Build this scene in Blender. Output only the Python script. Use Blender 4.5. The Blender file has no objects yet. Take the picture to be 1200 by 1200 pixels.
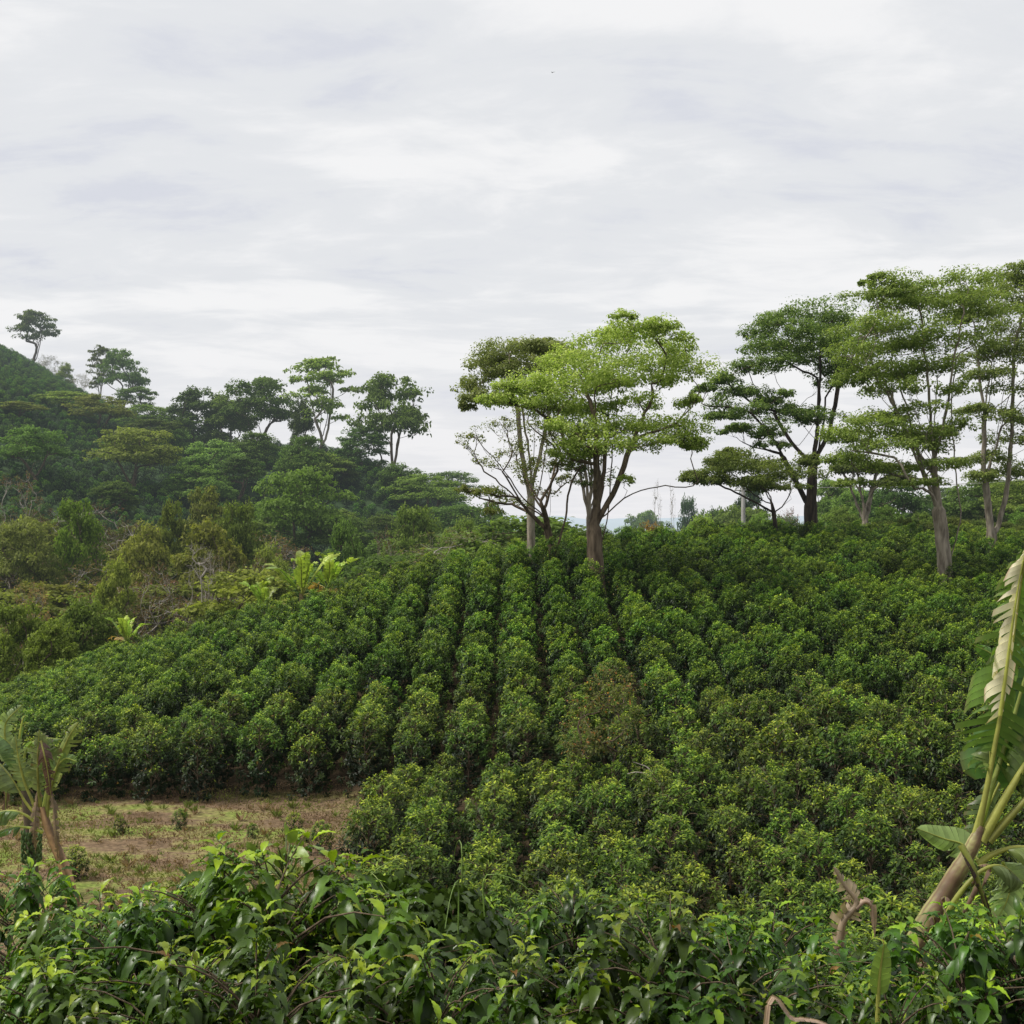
import bpy, math, random
import numpy as np
from mathutils import Vector

SC = bpy.context.scene
COL = SC.collection
PI = math.pi
FPX = 1440.0                      # focal length in photo pixels (photo is 1200 px wide)

# ------------------------------------------------------------------ camera
cam = bpy.data.cameras.new("camera"); co = bpy.data.objects.new("camera", cam); COL.objects.link(co)
co.location = (0, 0, 0); co.rotation_euler = (PI / 2, 0, 0)
cam.sensor_width = 36; cam.lens = 36 * FPX / 1200; cam.clip_start = 0.1; cam.clip_end = 20000
SC.camera = co
SC.view_settings.view_transform = 'Standard'; SC.view_settings.look = 'None'
SC.view_settings.exposure = 0; SC.view_settings.gamma = 1
SC.cycles.use_adaptive_sampling = True; SC.cycles.adaptive_threshold = .02
SC.cycles.max_bounces = 4; SC.cycles.diffuse_bounces = 2; SC.cycles.glossy_bounces = 2
SC.cycles.transmission_bounces = 3; SC.cycles.transparent_max_bounces = 4

def at(px, py, Y):
    return np.array([(px - 600) / FPX * Y, Y, (600 - py) / FPX * Y])

# ------------------------------------------------------------------ terrain
CP = np.array([-400, 0, 200, 400, 600, 800, 1000, 1200, 1600], float)
CU = (CP - 600) / FPX
RY = np.array([-60, 0, 3.5, 6, 12, 18, 24, 32, 40, 48, 55, 65, 75, 90, 110, 140, 170, 210, 260, 330, 420, 600, 1000, 2500, 9000], float)
TZ = np.array([
 [-1.7]*9, [-1.9]*9, [-3.4]*9, [-4.1]*9, [-5.7]*9, [-6.8]*9,
 [-7.3,-7.3,-7.3,-7.25,-7.15,-7.05,-7.0,-6.95,-6.9],
 [-7.8,-7.6,-7.6,-7.55,-7.5,-7.3,-7.1,-7.0,-6.9],
 [-9.0,-8.1,-7.35,-6.5,-5.95,-5.95,-6.2,-6.2,-6.0],
 [-10.,-8.8,-7.2,-5.7,-4.2,-4.6,-5.2,-5.3,-5.0],
 [-11.,-9.6,-7.15,-5.1,-3.6,-3.6,-4.5,-4.6,-4.3],
 [-13.,-11.5,-8.6,-6.1,-3.7,-2.75,-3.3,-3.6,-3.3],
 [-13.,-13.,-11.,-8.2,-5.5,-3.0,-2.8,-3.0,-2.6],
 [-12.,-14.,-13.,-11.,-8.,-4.8,-3.4,-3.0,-2.2],
 [-8.,-12.,-13.,-12.,-9.5,-7.,-4.,-3.0,-1.5],
 [5.,-4.,-8.,-9.5,-10.,-10.,-5.,-1.,1.],
 [16.,5.,-2.,-4.,-9.,-13.,-4.,2.,5.],
 [32.,18.,8.,8.5,-6.,-17.,-5.,4.,9.],
 [46.,29.,16.5,7.,-4.,-21.,-10.,3.,10.],
 [58.,43.,14.,1.,-7.,-26.,-18.,0.,6.],
 [52.,35.,8.,-5.,-12.,-30.,-22.,-6.,0.],
 [30.,10.,-5.,-15.,-22.,-36.,-30.,-16.,-8.],
 [-20.]*9, [-35.]*9, [-60.]*9], float)
def _herm(x, xs, ys):
    """cubic hermite along axis 0 of ys"""
    x = np.clip(x, xs[0], xs[-1] - 1e-6)
    h = np.diff(xs)
    d = np.diff(ys, axis=0) / h[:, None]
    m = np.zeros_like(ys); m[1:-1] = (d[1:] * h[:-1, None] + d[:-1] * h[1:, None]) / (h[1:] + h[:-1])[:, None]
    m[0] = d[0]; m[-1] = d[-1]
    k = np.clip(np.searchsorted(xs, x, side='right') - 1, 0, len(xs) - 2)
    t = ((x - xs[k]) / h[k])[:, None]; hh = h[k][:, None]
    return ((2*t**3-3*t**2+1)*ys[k] + (t**3-2*t**2+t)*hh*m[k] + (-2*t**3+3*t**2)*ys[k+1] + (t**3-t**2)*hh*m[k+1])
_GY = np.concatenate([np.linspace(-60, 0, 6)[:-1], np.linspace(0, 120, 121), np.geomspace(122, 9000, 140)])
_G1 = _herm(_GY, RY, TZ)                       # (nY, 9)
_GU = np.linspace(CU[0], CU[-1], 90)
_G2 = _herm(_GU, CU, _G1.T.copy()).T           # (nY, nU)
def ground(X, Y):
    X = np.atleast_1d(np.asarray(X, float)); Y = np.atleast_1d(np.asarray(Y, float))
    u = np.clip(X / np.maximum(Y, 3.0), _GU[0], _GU[-1] - 1e-6)
    yy = np.clip(Y, _GY[0], _GY[-1] - 1e-3)
    iy = np.clip(np.searchsorted(_GY, yy, side='right') - 1, 0, len(_GY) - 2); ty = (yy - _GY[iy]) / (_GY[iy+1] - _GY[iy])
    fu = (u - _GU[0]) / (_GU[1] - _GU[0]); iu = np.clip(fu.astype(int), 0, len(_GU) - 2); tu = fu - iu
    z = (_G2[iy, iu]*(1-ty)*(1-tu) + _G2[iy+1, iu]*ty*(1-tu) + _G2[iy, iu+1]*(1-ty)*tu + _G2[iy+1, iu+1]*ty*tu)
    a = np.clip((Y - 8) / 30, 0, 1) * .16
    z = z + a*(np.sin(X*.9+Y*.31)*np.cos(Y*.55-X*.2)*.5 + np.sin(X*.23+1)*np.cos(Y*.21)*.9)
    b = np.clip((Y - 600) / 1500, 0, 1) * 22
    z = z + b*(np.sin(X*.0031+1.1)*np.cos(Y*.0013+.4) + .5*np.sin(X*.0072+Y*.002) + .25*np.sin(X*.017+2))
    return z
def gz(x, y): return float(ground(x, y)[0])

# ------------------------------------------------------------------ materials
def _nodes(m):
    m.use_nodes = True; nt = m.node_tree; nt.nodes.clear(); return nt
def N(nt, typ, **kw):
    n = nt.nodes.new(typ)
    for k, v in kw.items(): setattr(n, k, v)
    return n
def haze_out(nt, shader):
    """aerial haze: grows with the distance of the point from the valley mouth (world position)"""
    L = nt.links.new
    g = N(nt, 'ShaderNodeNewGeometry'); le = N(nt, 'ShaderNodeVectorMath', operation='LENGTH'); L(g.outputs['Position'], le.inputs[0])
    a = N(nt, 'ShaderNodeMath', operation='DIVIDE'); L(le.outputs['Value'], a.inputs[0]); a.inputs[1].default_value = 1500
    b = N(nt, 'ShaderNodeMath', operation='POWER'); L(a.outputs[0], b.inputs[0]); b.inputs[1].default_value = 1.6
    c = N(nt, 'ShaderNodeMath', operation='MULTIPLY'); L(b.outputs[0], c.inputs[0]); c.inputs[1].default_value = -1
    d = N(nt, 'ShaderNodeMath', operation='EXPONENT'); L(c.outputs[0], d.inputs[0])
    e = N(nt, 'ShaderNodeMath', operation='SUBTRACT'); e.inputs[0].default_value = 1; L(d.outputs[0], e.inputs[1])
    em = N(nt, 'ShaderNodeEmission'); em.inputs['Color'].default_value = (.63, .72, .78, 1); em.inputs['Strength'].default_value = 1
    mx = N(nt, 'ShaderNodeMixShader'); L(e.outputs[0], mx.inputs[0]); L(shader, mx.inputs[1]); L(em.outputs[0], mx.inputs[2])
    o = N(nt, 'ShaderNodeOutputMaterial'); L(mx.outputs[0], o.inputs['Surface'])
def leaf_mat(name, rough=.5, trans=.3, spec=.4, nscale=0.0, tgain=(1.25, 1.35, .7)):
    m = bpy.data.materials.new(name); nt = _nodes(m); L = nt.links.new
    at_ = N(nt, 'ShaderNodeAttribute', attribute_name='Col')
    oi = N(nt, 'ShaderNodeObjectInfo')
    mu = N(nt, 'ShaderNodeMix', data_type='RGBA', blend_type='MULTIPLY'); mu.inputs[0].default_value = 1
    L(at_.outputs['Color'], mu.inputs[6]); L(oi.outputs['Color'], mu.inputs[7])
    hs = N(nt, 'ShaderNodeHueSaturation')
    r1 = N(nt, 'ShaderNodeMapRange'); L(oi.outputs['Random'], r1.inputs[0]); r1.inputs[3].default_value = .70; r1.inputs[4].default_value = 1.26
    L(r1.outputs[0], hs.inputs['Value'])
    r2 = N(nt, 'ShaderNodeMath', operation='MULTIPLY'); L(oi.outputs['Random'], r2.inputs[0]); r2.inputs[1].default_value = 7.31
    r3 = N(nt, 'ShaderNodeMath', operation='FRACT'); L(r2.outputs[0], r3.inputs[0])
    r4 = N(nt, 'ShaderNodeMapRange'); L(r3.outputs[0], r4.inputs[0]); r4.inputs[3].default_value = .478; r4.inputs[4].default_value = .512
    L(r4.outputs[0], hs.inputs['Hue']); L(mu.outputs[2], hs.inputs['Color'])
    col = hs.outputs[0]
    p = N(nt, 'ShaderNodeBsdfPrincipled'); p.inputs['Roughness'].default_value = rough
    p.inputs['Specular IOR Level'].default_value = spec
    if nscale:
        tc = N(nt, 'ShaderNodeNewGeometry'); no = N(nt, 'ShaderNodeTexNoise'); no.inputs['Scale'].default_value = nscale; no.inputs['Detail'].default_value = 4
        L(tc.outputs['Position'], no.inputs['Vector'])
        rr = N(nt, 'ShaderNodeMapRange'); L(no.outputs['Fac'], rr.inputs[0]); rr.inputs[1].default_value = .3; rr.inputs[2].default_value = .7
        rr.inputs[3].default_value = .72; rr.inputs[4].default_value = 1.25
        h2 = N(nt, 'ShaderNodeHueSaturation'); L(rr.outputs[0], h2.inputs['Value']); L(col, h2.inputs['Color']); col = h2.outputs[0]
        bp = N(nt, 'ShaderNodeBump'); bp.inputs['Strength'].default_value = .3; bp.inputs['Distance'].default_value = .01
        L(no.outputs['Fac'], bp.inputs['Height']); L(bp.outputs[0], p.inputs['Normal'])
    L(col, p.inputs['Base Color'])
    t = N(nt, 'ShaderNodeBsdfTranslucent')
    tm = N(nt, 'ShaderNodeMix', data_type='RGBA', blend_type='MULTIPLY'); tm.inputs[0].default_value = 1
    L(col, tm.inputs[6]); tm.inputs[7].default_value = (*tgain, 1); L(tm.outputs[2], t.inputs['Color'])
    mx = N(nt, 'ShaderNodeMixShader'); mx.inputs[0].default_value = trans; L(p.outputs[0], mx.inputs[1]); L(t.outputs[0], mx.inputs[2])
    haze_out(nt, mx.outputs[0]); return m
def bark_mat(name, c1, c2, scale=6):
    m = bpy.data.materials.new(name); nt = _nodes(m); L = nt.links.new
    tc = N(nt, 'ShaderNodeTexCoord'); mp = N(nt, 'ShaderNodeMapping'); mp.inputs['Scale'].default_value = (1, 1, .22)
    L(tc.outputs['Object'], mp.inputs['Vector'])
    no = N(nt, 'ShaderNodeTexNoise'); no.inputs['Scale'].default_value = scale; no.inputs['Detail'].default_value = 6; L(mp.outputs[0], no.inputs['Vector'])
    cr = N(nt, 'ShaderNodeValToRGB'); cr.color_ramp.elements[0].position = .35; cr.color_ramp.elements[1].position = .68
    cr.color_ramp.elements[0].color = (*c1, 1); cr.color_ramp.elements[1].color = (*c2, 1); L(no.outputs['Fac'], cr.inputs[0])
    p = N(nt, 'ShaderNodeBsdfPrincipled'); p.inputs['Roughness'].default_value = .85; p.inputs['Specular IOR Level'].default_value = .2
    L(cr.outputs[0], p.inputs['Base Color'])
    bp = N(nt, 'ShaderNodeBump'); bp.inputs['Strength'].default_value = .7; bp.inputs['Distance'].default_value = .04
    L(no.outputs['Fac'], bp.inputs['Height']); L(bp.outputs[0], p.inputs['Normal'])
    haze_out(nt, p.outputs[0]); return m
M_COFFEE = leaf_mat('coffee_leaf', .5, .30, .28)
M_COFFEE_NEAR = leaf_mat('coffee_leaf_near', .36, .28, .36, nscale=14)
M_TREE = leaf_mat('tree_leaf', .65, .48, .15)
M_BANANA = leaf_mat('banana_leaf', .42, .4, .45, nscale=7)
M_BANSTEM = leaf_mat('banana_stem_fibre', .5, .05, .4, nscale=11)
M_GRASS = leaf_mat('grass_blade', .7, .3, .2)
M_BARK = bark_mat('bark_brown', (.05, .036, .024), (.17, .13, .09))
M_BARK_DARK = bark_mat('bark_dark', (.02, .015, .012), (.075, .055, .042))
M_BARK_PALE = bark_mat('bark_pale', (.12, .10, .075), (.33, .29, .23))
M_TWIG = bark_mat('twig_grey', (.20, .18, .15), (.42, .38, .33), 20)
M_STEM = bark_mat('coffee_stem', (.05, .035, .02), (.16, .12, .08), 20)
M_POLE = bark_mat('pole_concrete', (.25, .24, .22), (.42, .41, .39), 4)

def ground_mat():
    m = bpy.data.materials.new('earth_and_grass'); nt = _nodes(m); L = nt.links.new
    g = N(nt, 'ShaderNodeNewGeometry'); mp = N(nt, 'ShaderNodeMapping'); mp.inputs['Scale'].default_value = (.55, 1.0, 1)
    L(g.outputs['Position'], mp.inputs['Vector'])
    n1 = N(nt, 'ShaderNodeTexNoise'); n1.inputs['Scale'].default_value = .55; n1.inputs['Detail'].default_value = 7; n1.inputs['Roughness'].default_value = .62
    n2 = N(nt, 'ShaderNodeTexNoise'); n2.inputs['Scale'].default_value = 9; n2.inputs['Detail'].default_value = 8
    L(mp.outputs[0], n1.inputs['Vector']); L(g.outputs['Position'], n2.inputs['Vector'])
    cr = N(nt, 'ShaderNodeValToRGB'); e = cr.color_ramp.elements
    e[0].position = .36; e[0].color = (.115, .078, .045, 1); e[1].position = .60; e[1].color = (.16, .205, .045, 1)
    k = cr.color_ramp.elements.new(.46); k.color = (.165, .115, .07, 1); k = cr.color_ramp.elements.new(.52); k.color = (.20, .18, .07, 1)
    L(n1.outputs['Fac'], cr.inputs[0])
    r = N(nt, 'ShaderNodeMapRange'); L(n2.outputs['Fac'], r.inputs[0]); r.inputs[1].default_value = .3; r.inputs[2].default_value = .7; r.inputs[3].default_value = .5; r.inputs[4].default_value = 1.35
    hs = N(nt, 'ShaderNodeHueSaturation'); L(cr.outputs[0], hs.inputs['Color']); L(r.outputs[0], hs.inputs['Value'])
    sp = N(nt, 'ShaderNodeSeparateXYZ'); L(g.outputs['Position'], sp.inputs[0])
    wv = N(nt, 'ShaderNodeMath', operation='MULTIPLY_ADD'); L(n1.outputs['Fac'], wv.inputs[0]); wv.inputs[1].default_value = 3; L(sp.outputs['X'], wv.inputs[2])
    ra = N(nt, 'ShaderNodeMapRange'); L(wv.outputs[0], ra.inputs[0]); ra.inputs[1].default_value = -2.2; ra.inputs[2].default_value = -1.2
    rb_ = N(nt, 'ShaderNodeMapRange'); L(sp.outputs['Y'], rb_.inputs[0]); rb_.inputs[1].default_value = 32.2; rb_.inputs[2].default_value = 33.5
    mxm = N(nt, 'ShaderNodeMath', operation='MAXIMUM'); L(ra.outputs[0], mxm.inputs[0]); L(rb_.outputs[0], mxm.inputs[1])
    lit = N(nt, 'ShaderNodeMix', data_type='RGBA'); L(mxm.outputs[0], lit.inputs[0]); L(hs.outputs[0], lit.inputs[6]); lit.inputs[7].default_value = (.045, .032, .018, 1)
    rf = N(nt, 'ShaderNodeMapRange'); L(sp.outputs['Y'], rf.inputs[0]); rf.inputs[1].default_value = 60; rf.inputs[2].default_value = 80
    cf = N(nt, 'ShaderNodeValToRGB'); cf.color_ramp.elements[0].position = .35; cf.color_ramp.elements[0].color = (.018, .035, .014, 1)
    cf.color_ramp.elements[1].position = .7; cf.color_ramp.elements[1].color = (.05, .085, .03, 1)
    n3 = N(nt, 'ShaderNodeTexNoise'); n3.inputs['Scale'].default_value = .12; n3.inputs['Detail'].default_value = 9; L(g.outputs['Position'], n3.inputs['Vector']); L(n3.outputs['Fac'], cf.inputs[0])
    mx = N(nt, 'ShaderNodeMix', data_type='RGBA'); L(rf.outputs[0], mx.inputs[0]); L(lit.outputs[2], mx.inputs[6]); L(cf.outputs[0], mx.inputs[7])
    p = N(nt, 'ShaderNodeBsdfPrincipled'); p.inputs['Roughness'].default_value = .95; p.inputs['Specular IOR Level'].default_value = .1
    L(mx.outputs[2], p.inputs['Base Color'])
    bp = N(nt, 'ShaderNodeBump'); bp.inputs['Strength'].default_value = .8; bp.inputs['Distance'].default_value = .06
    L(n2.outputs['Fac'], bp.inputs['Height']); L(bp.outputs[0], p.inputs['Normal'])
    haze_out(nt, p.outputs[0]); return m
M_GROUND = ground_mat()

# ------------------------------------------------------------------ mesh building
def mesh_of(name, V, F, mat, C=None, smooth=False):
    V = np.asarray(V, np.float32); F = [np.asarray(f, np.int32) for f in F if len(f)]
    me = bpy.data.meshes.new(name)
    nl = sum(f.size for f in F); nf = sum(len(f) for f in F)
    me.vertices.add(len(V)); me.vertices.foreach_set('co', V.ravel())
    me.loops.add(nl); me.loops.foreach_set('vertex_index', np.concatenate([f.ravel() for f in F]))
    me.polygons.add(nf)
    tot = np.concatenate([np.full(len(f), f.shape[1], np.int32) for f in F])
    me.polygons.foreach_set('loop_start', np.concatenate([[0], np.cumsum(tot)[:-1]]).astype(np.int32))
    me.update(calc_edges=True)
    if smooth: me.polygons.foreach_set('use_smooth', np.ones(nf, bool))
    if C is not None:
        a = me.color_attributes.new('Col', 'FLOAT_COLOR', 'POINT')
        c = np.ones((len(V), 4), np.float32); c[:, :3] = C; a.data.foreach_set('color', c.ravel())
    me.materials.append(mat); return me
class Acc:
    def __init__(s): s.V = []; s.F = {}; s.C = []; s.n = 0
    def add(s, V, F, C):
        V = np.asarray(V, float); F = np.asarray(F, int)
        s.V.append(V); C = np.asarray(C, float)
        if C.ndim == 1: C = np.tile(C, (len(V), 1))
        s.C.append(C); s.F.setdefault(F.shape[1], []).append(F + s.n); s.n += len(V)
    def mesh(s, name, mat, smooth=False):
        return mesh_of(name, np.concatenate(s.V), [np.concatenate(f) for f in s.F.values()], mat, np.concatenate(s.C), smooth)
def unit(a): return a / np.maximum(np.linalg.norm(a, axis=-1, keepdims=True), 1e-9)

def leaf_template(kind):
    if kind == 'card':
        return np.array([[0,0,0],[.45,-.5,-.04],[1,0,-.12],[.5,.5,-.02]], float), np.array([[0,1,2,3]])
    if kind == 'fold':
        return (np.array([[0,0,0],[.42,-.5,.07],[1,0,-.22],[.45,0,-.03],[.42,.5,.07]], float), np.array([[0,1,2,3],[0,3,2,4]]))
    prof = {'full': [(0,.03,0),(.12,.30,.02),(.32,.50,.02),(.55,.47,-.04),(.78,.25,-.15),(.93,.07,-.27),(1.04,.0,-.38)],
            'heart': [(.10,.02,.0),(-.03,.30,.0),(.18,.52,.0),(.45,.42,-.03),(.72,.2,-.08),(1,0,-.16)],
            'broad': [(0,.05,0),(.10,.34,.03),(.32,.5,.04),(.6,.46,.0),(.85,.24,-.09),(1,0,-.18)]}[kind]
    if kind == 'full':
        A_ = np.array(prof); xs = np.linspace(0, 1.04, 11); prof = [(q, np.interp(q, A_[:, 0], A_[:, 1]), np.interp(q, A_[:, 0], A_[:, 2])) for q in xs]
    v = []; f = []
    for i, (x, w, z) in enumerate(prof):
        wav = (.022 if i % 2 else -.022) if kind == 'full' else .035 * math.sin(i * 2.6)
        v += [[x, -w, z + .28 * w * .5 + wav], [x, 0, z], [x, w, z + .28 * w * .5 - wav]]
        if i:
            a = 3 * (i - 1); f += [[a, a+1, a+4, a+3], [a+1, a+2, a+5, a+4]]
    return np.array(v, float), np.array(f)
def leaves(acc, P, D, U, Ln, W, C, kind, rng, tipc=0):
    """P positions, D axis, U approximate normal"""
    T, F = leaf_template(kind)
    D = unit(D); S = unit(np.cross(D, U)); Nn = np.cross(S, D)
    Ln = np.asarray(Ln)[:, None, None]; W = np.asarray(W)[:, None, None]
    V = P[:, None] + D[:, None]*T[None, :, 0:1]*Ln + S[:, None]*T[None, :, 1:2]*W + Nn[:, None]*T[None, :, 2:3]*Ln
    n, k = len(P), len(T)
    FF = (F[None] + (np.arange(n)*k)[:, None, None]).reshape(-1, F.shape[1])
    acc.add(V.reshape(-1, 3), FF, np.repeat(C, k, axis=0))
def tube(acc, pts, rad, sides=6, col=(1, 1, 1), cap=True):
    pts = np.asarray(pts, float); n = len(pts)
    t = unit(np.gradient(pts, axis=0)); ref = np.array([0, 1, 0.]) if abs(t[0][1]) < .9 else np.array([1., 0, 0])
    V = []; x = unit(np.cross(t[0], ref))
    for i in range(n):
        x = unit(x - t[i]*np.dot(x, t[i])); y = np.cross(t[i], x)
        a = np.arange(sides)*2*PI/sides
        V.append(pts[i] + rad[i]*(np.cos(a)[:, None]*x + np.sin(a)[:, None]*y))
    V = np.concatenate(V); i = np.arange(n-1)[:, None]*sides; j = np.arange(sides)[None]; j2 = (j+1) % sides
    F = np.stack([i+j, i+j2, i+sides+j2, i+sides+j], -1).reshape(-1, 4)
    acc.add(V, F, col)
def curve(ctrl, n):
    """catmull-rom through control points"""
    c = np.asarray(ctrl, float); c = np.vstack([2*c[0]-c[1], c, 2*c[-1]-c[-2]])
    m = len(c)-3; out = []
    for s in np.linspace(0, m-1e-6, n):
        k = int(s); t = s-k; p0, p1, p2, p3 = c[k:k+4]
        out.append(.5*((2*p1)+(-p0+p2)*t+(2*p0-5*p1+4*p2-p3)*t*t+(-p0+3*p1-3*p2+p3)*t**3))
    return np.array(out)

# ------------------------------------------------------------------ objects
def tag(o, label=None, cat=None, group=None, kind=None):
    if label: o['label'] = label
    if cat: o['category'] = cat
    if group: o['group'] = group
    if kind: o['kind'] = kind
    return o
def empty(name, loc, rz=0, sc=(1, 1, 1)):
    o = bpy.data.objects.new(name, None); COL.objects.link(o); o.empty_display_size = .2
    o.location = tuple(loc); o.rotation_euler = (0, 0, rz); o.scale = sc; return o
def part(name, me, parent=None):
    o = bpy.data.objects.new(name, me); COL.objects.link(o); o.parent = parent; return o

# ------------------------------------------------------------------ world and sun
SUN_EL, SUN_AZ = math.radians(56), math.radians(-100)      # high, from the left and a little behind the camera
w = bpy.data.worlds.new('World'); SC.world = w; w.use_nodes = True; nt = w.node_tree; nt.nodes.clear(); L = nt.links.new
sky = N(nt, 'ShaderNodeTexSky', sky_type='NISHITA'); sky.sun_disc = False
sky.sun_elevation = SUN_EL; sky.sun_rotation = SUN_AZ; sky.air_density = 1; sky.dust_density = 3
tc = N(nt, 'ShaderNodeTexCoord'); sp = N(nt, 'ShaderNodeSeparateXYZ'); L(tc.outputs['Generated'], sp.inputs[0])
az = N(nt, 'ShaderNodeMath', operation='ABSOLUTE'); L(sp.outputs['Z'], az.inputs[0])
dv = N(nt, 'ShaderNodeMath', operation='ADD'); L(az.outputs[0], dv.inputs[0]); dv.inputs[1].default_value = .10
vx = N(nt, 'ShaderNodeMath', operation='DIVIDE'); L(sp.outputs['X'], vx.inputs[0]); L(dv.outputs[0], vx.inputs[1])
vy = N(nt, 'ShaderNodeMath', operation='DIVIDE'); L(sp.outputs['Y'], vy.inputs[0]); L(dv.outputs[0], vy.inputs[1])
cb = N(nt, 'ShaderNodeCombineXYZ'); L(vx.outputs[0], cb.inputs[0]); L(vy.outputs[0], cb.inputs[1])
def wn(scale, detail, rough, loc, sx=1, dist=0.0):
    mp = N(nt, 'ShaderNodeMapping'); mp.inputs['Location'].default_value = loc; mp.inputs['Scale'].default_value = (sx, 1, 1); L(cb.outputs[0], mp.inputs['Vector'])
    n = N(nt, 'ShaderNodeTexNoise'); n.inputs['Scale'].default_value = scale; n.inputs['Detail'].default_value = detail; n.inputs['Roughness'].default_value = rough
    n.inputs['Distortion'].default_value = dist; L(mp.outputs[0], n.inputs['Vector']); return n.outputs['Fac']
a = wn(1.15, 7, .55, (2.3, 6.1, 0), .75, .5); b = wn(3.8, 9, .6, (9.1, 4.4, 0), .7, .5)
mxa = N(nt, 'ShaderNodeMath', operation='MULTIPLY_ADD'); L(b, mxa.inputs[0]); mxa.inputs[1].default_value = .45; L(a, mxa.inputs[2])
cr = N(nt, 'ShaderNodeValToRGB'); L(mxa.outputs[0], cr.inputs[0]); cr.color_ramp.interpolation = 'EASE'
e = cr.color_ramp.elements; e[0].position = .53; e[0].color = (.71, .73, .795, 1); e[1].position = .83; e[1].color = (.93, .93, .935, 1)
k = e.new(.66); k.color = (.80, .815, .84, 1)
# brighter, slightly warm band low over the horizon
hz = N(nt, 'ShaderNodeMapRange'); L(sp.outputs['Z'], hz.inputs[0]); hz.inputs[1].default_value = .16; hz.inputs[2].default_value = .0; hz.inputs[3].default_value = 0; hz.inputs[4].default_value = .75
hm = N(nt, 'ShaderNodeMix', data_type='RGBA'); L(hz.outputs[0], hm.inputs[0]); L(cr.outputs[0], hm.inputs[6]); hm.inputs[7].default_value = (.87, .865, .89, 1)
sc8 = N(nt, 'ShaderNodeVectorMath', operation='SCALE'); L(hm.outputs[2], sc8.inputs[0]); sc8.inputs['Scale'].default_value = 10
mm = N(nt, 'ShaderNodeMix', data_type='RGBA'); mm.inputs[0].default_value = .96; L(sky.outputs[0], mm.inputs[6]); L(sc8.outputs[0], mm.inputs[7])
bg = N(nt, 'ShaderNodeBackground'); bg.inputs['Strength'].default_value = .1; L(mm.outputs[2], bg.inputs['Color'])
wo = N(nt, 'ShaderNodeOutputWorld'); L(bg.outputs[0], wo.inputs['Surface'])
sl = bpy.data.lights.new('sun', 'SUN'); sl.energy = 4.3; sl.angle = math.radians(14); sl.color = (1, .955, .88)
so = bpy.data.objects.new('sun', sl); COL.objects.link(so)
sd = Vector((math.sin(SUN_AZ)*math.cos(SUN_EL), math.cos(SUN_AZ)*math.cos(SUN_EL), math.sin(SUN_EL)))
so.rotation_euler = sd.to_track_quat('Z', 'Y').to_euler(); so.location = (0, 0, 60)

# ------------------------------------------------------------------ ground sheet
ys = np.concatenate([np.linspace(-60, 0, 12)[:-1], np.linspace(0, 110, 150), np.geomspace(111, 9000, 170)])
vs = np.linspace(-1, 1, 241); vs = vs*(.35+.65*np.abs(vs))
YY, VV = np.meshgrid(ys, vs, indexing='ij'); XX = VV*(60 + 1.6*np.maximum(YY, 0))
ZZ = ground(XX.ravel(), YY.ravel())
nv = len(vs); i = np.arange(len(ys)-1)[:, None]*nv; j = np.arange(nv-1)[None]
F = np.stack([i+j, i+j+1, i+nv+j+1, i+nv+j], -1).reshape(-1, 4)
gobj = part('ground', mesh_of('ground', np.stack([XX.ravel(), YY.ravel(), ZZ], 1), [F], M_GROUND, smooth=True)); tag(gobj, kind='structure')

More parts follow.
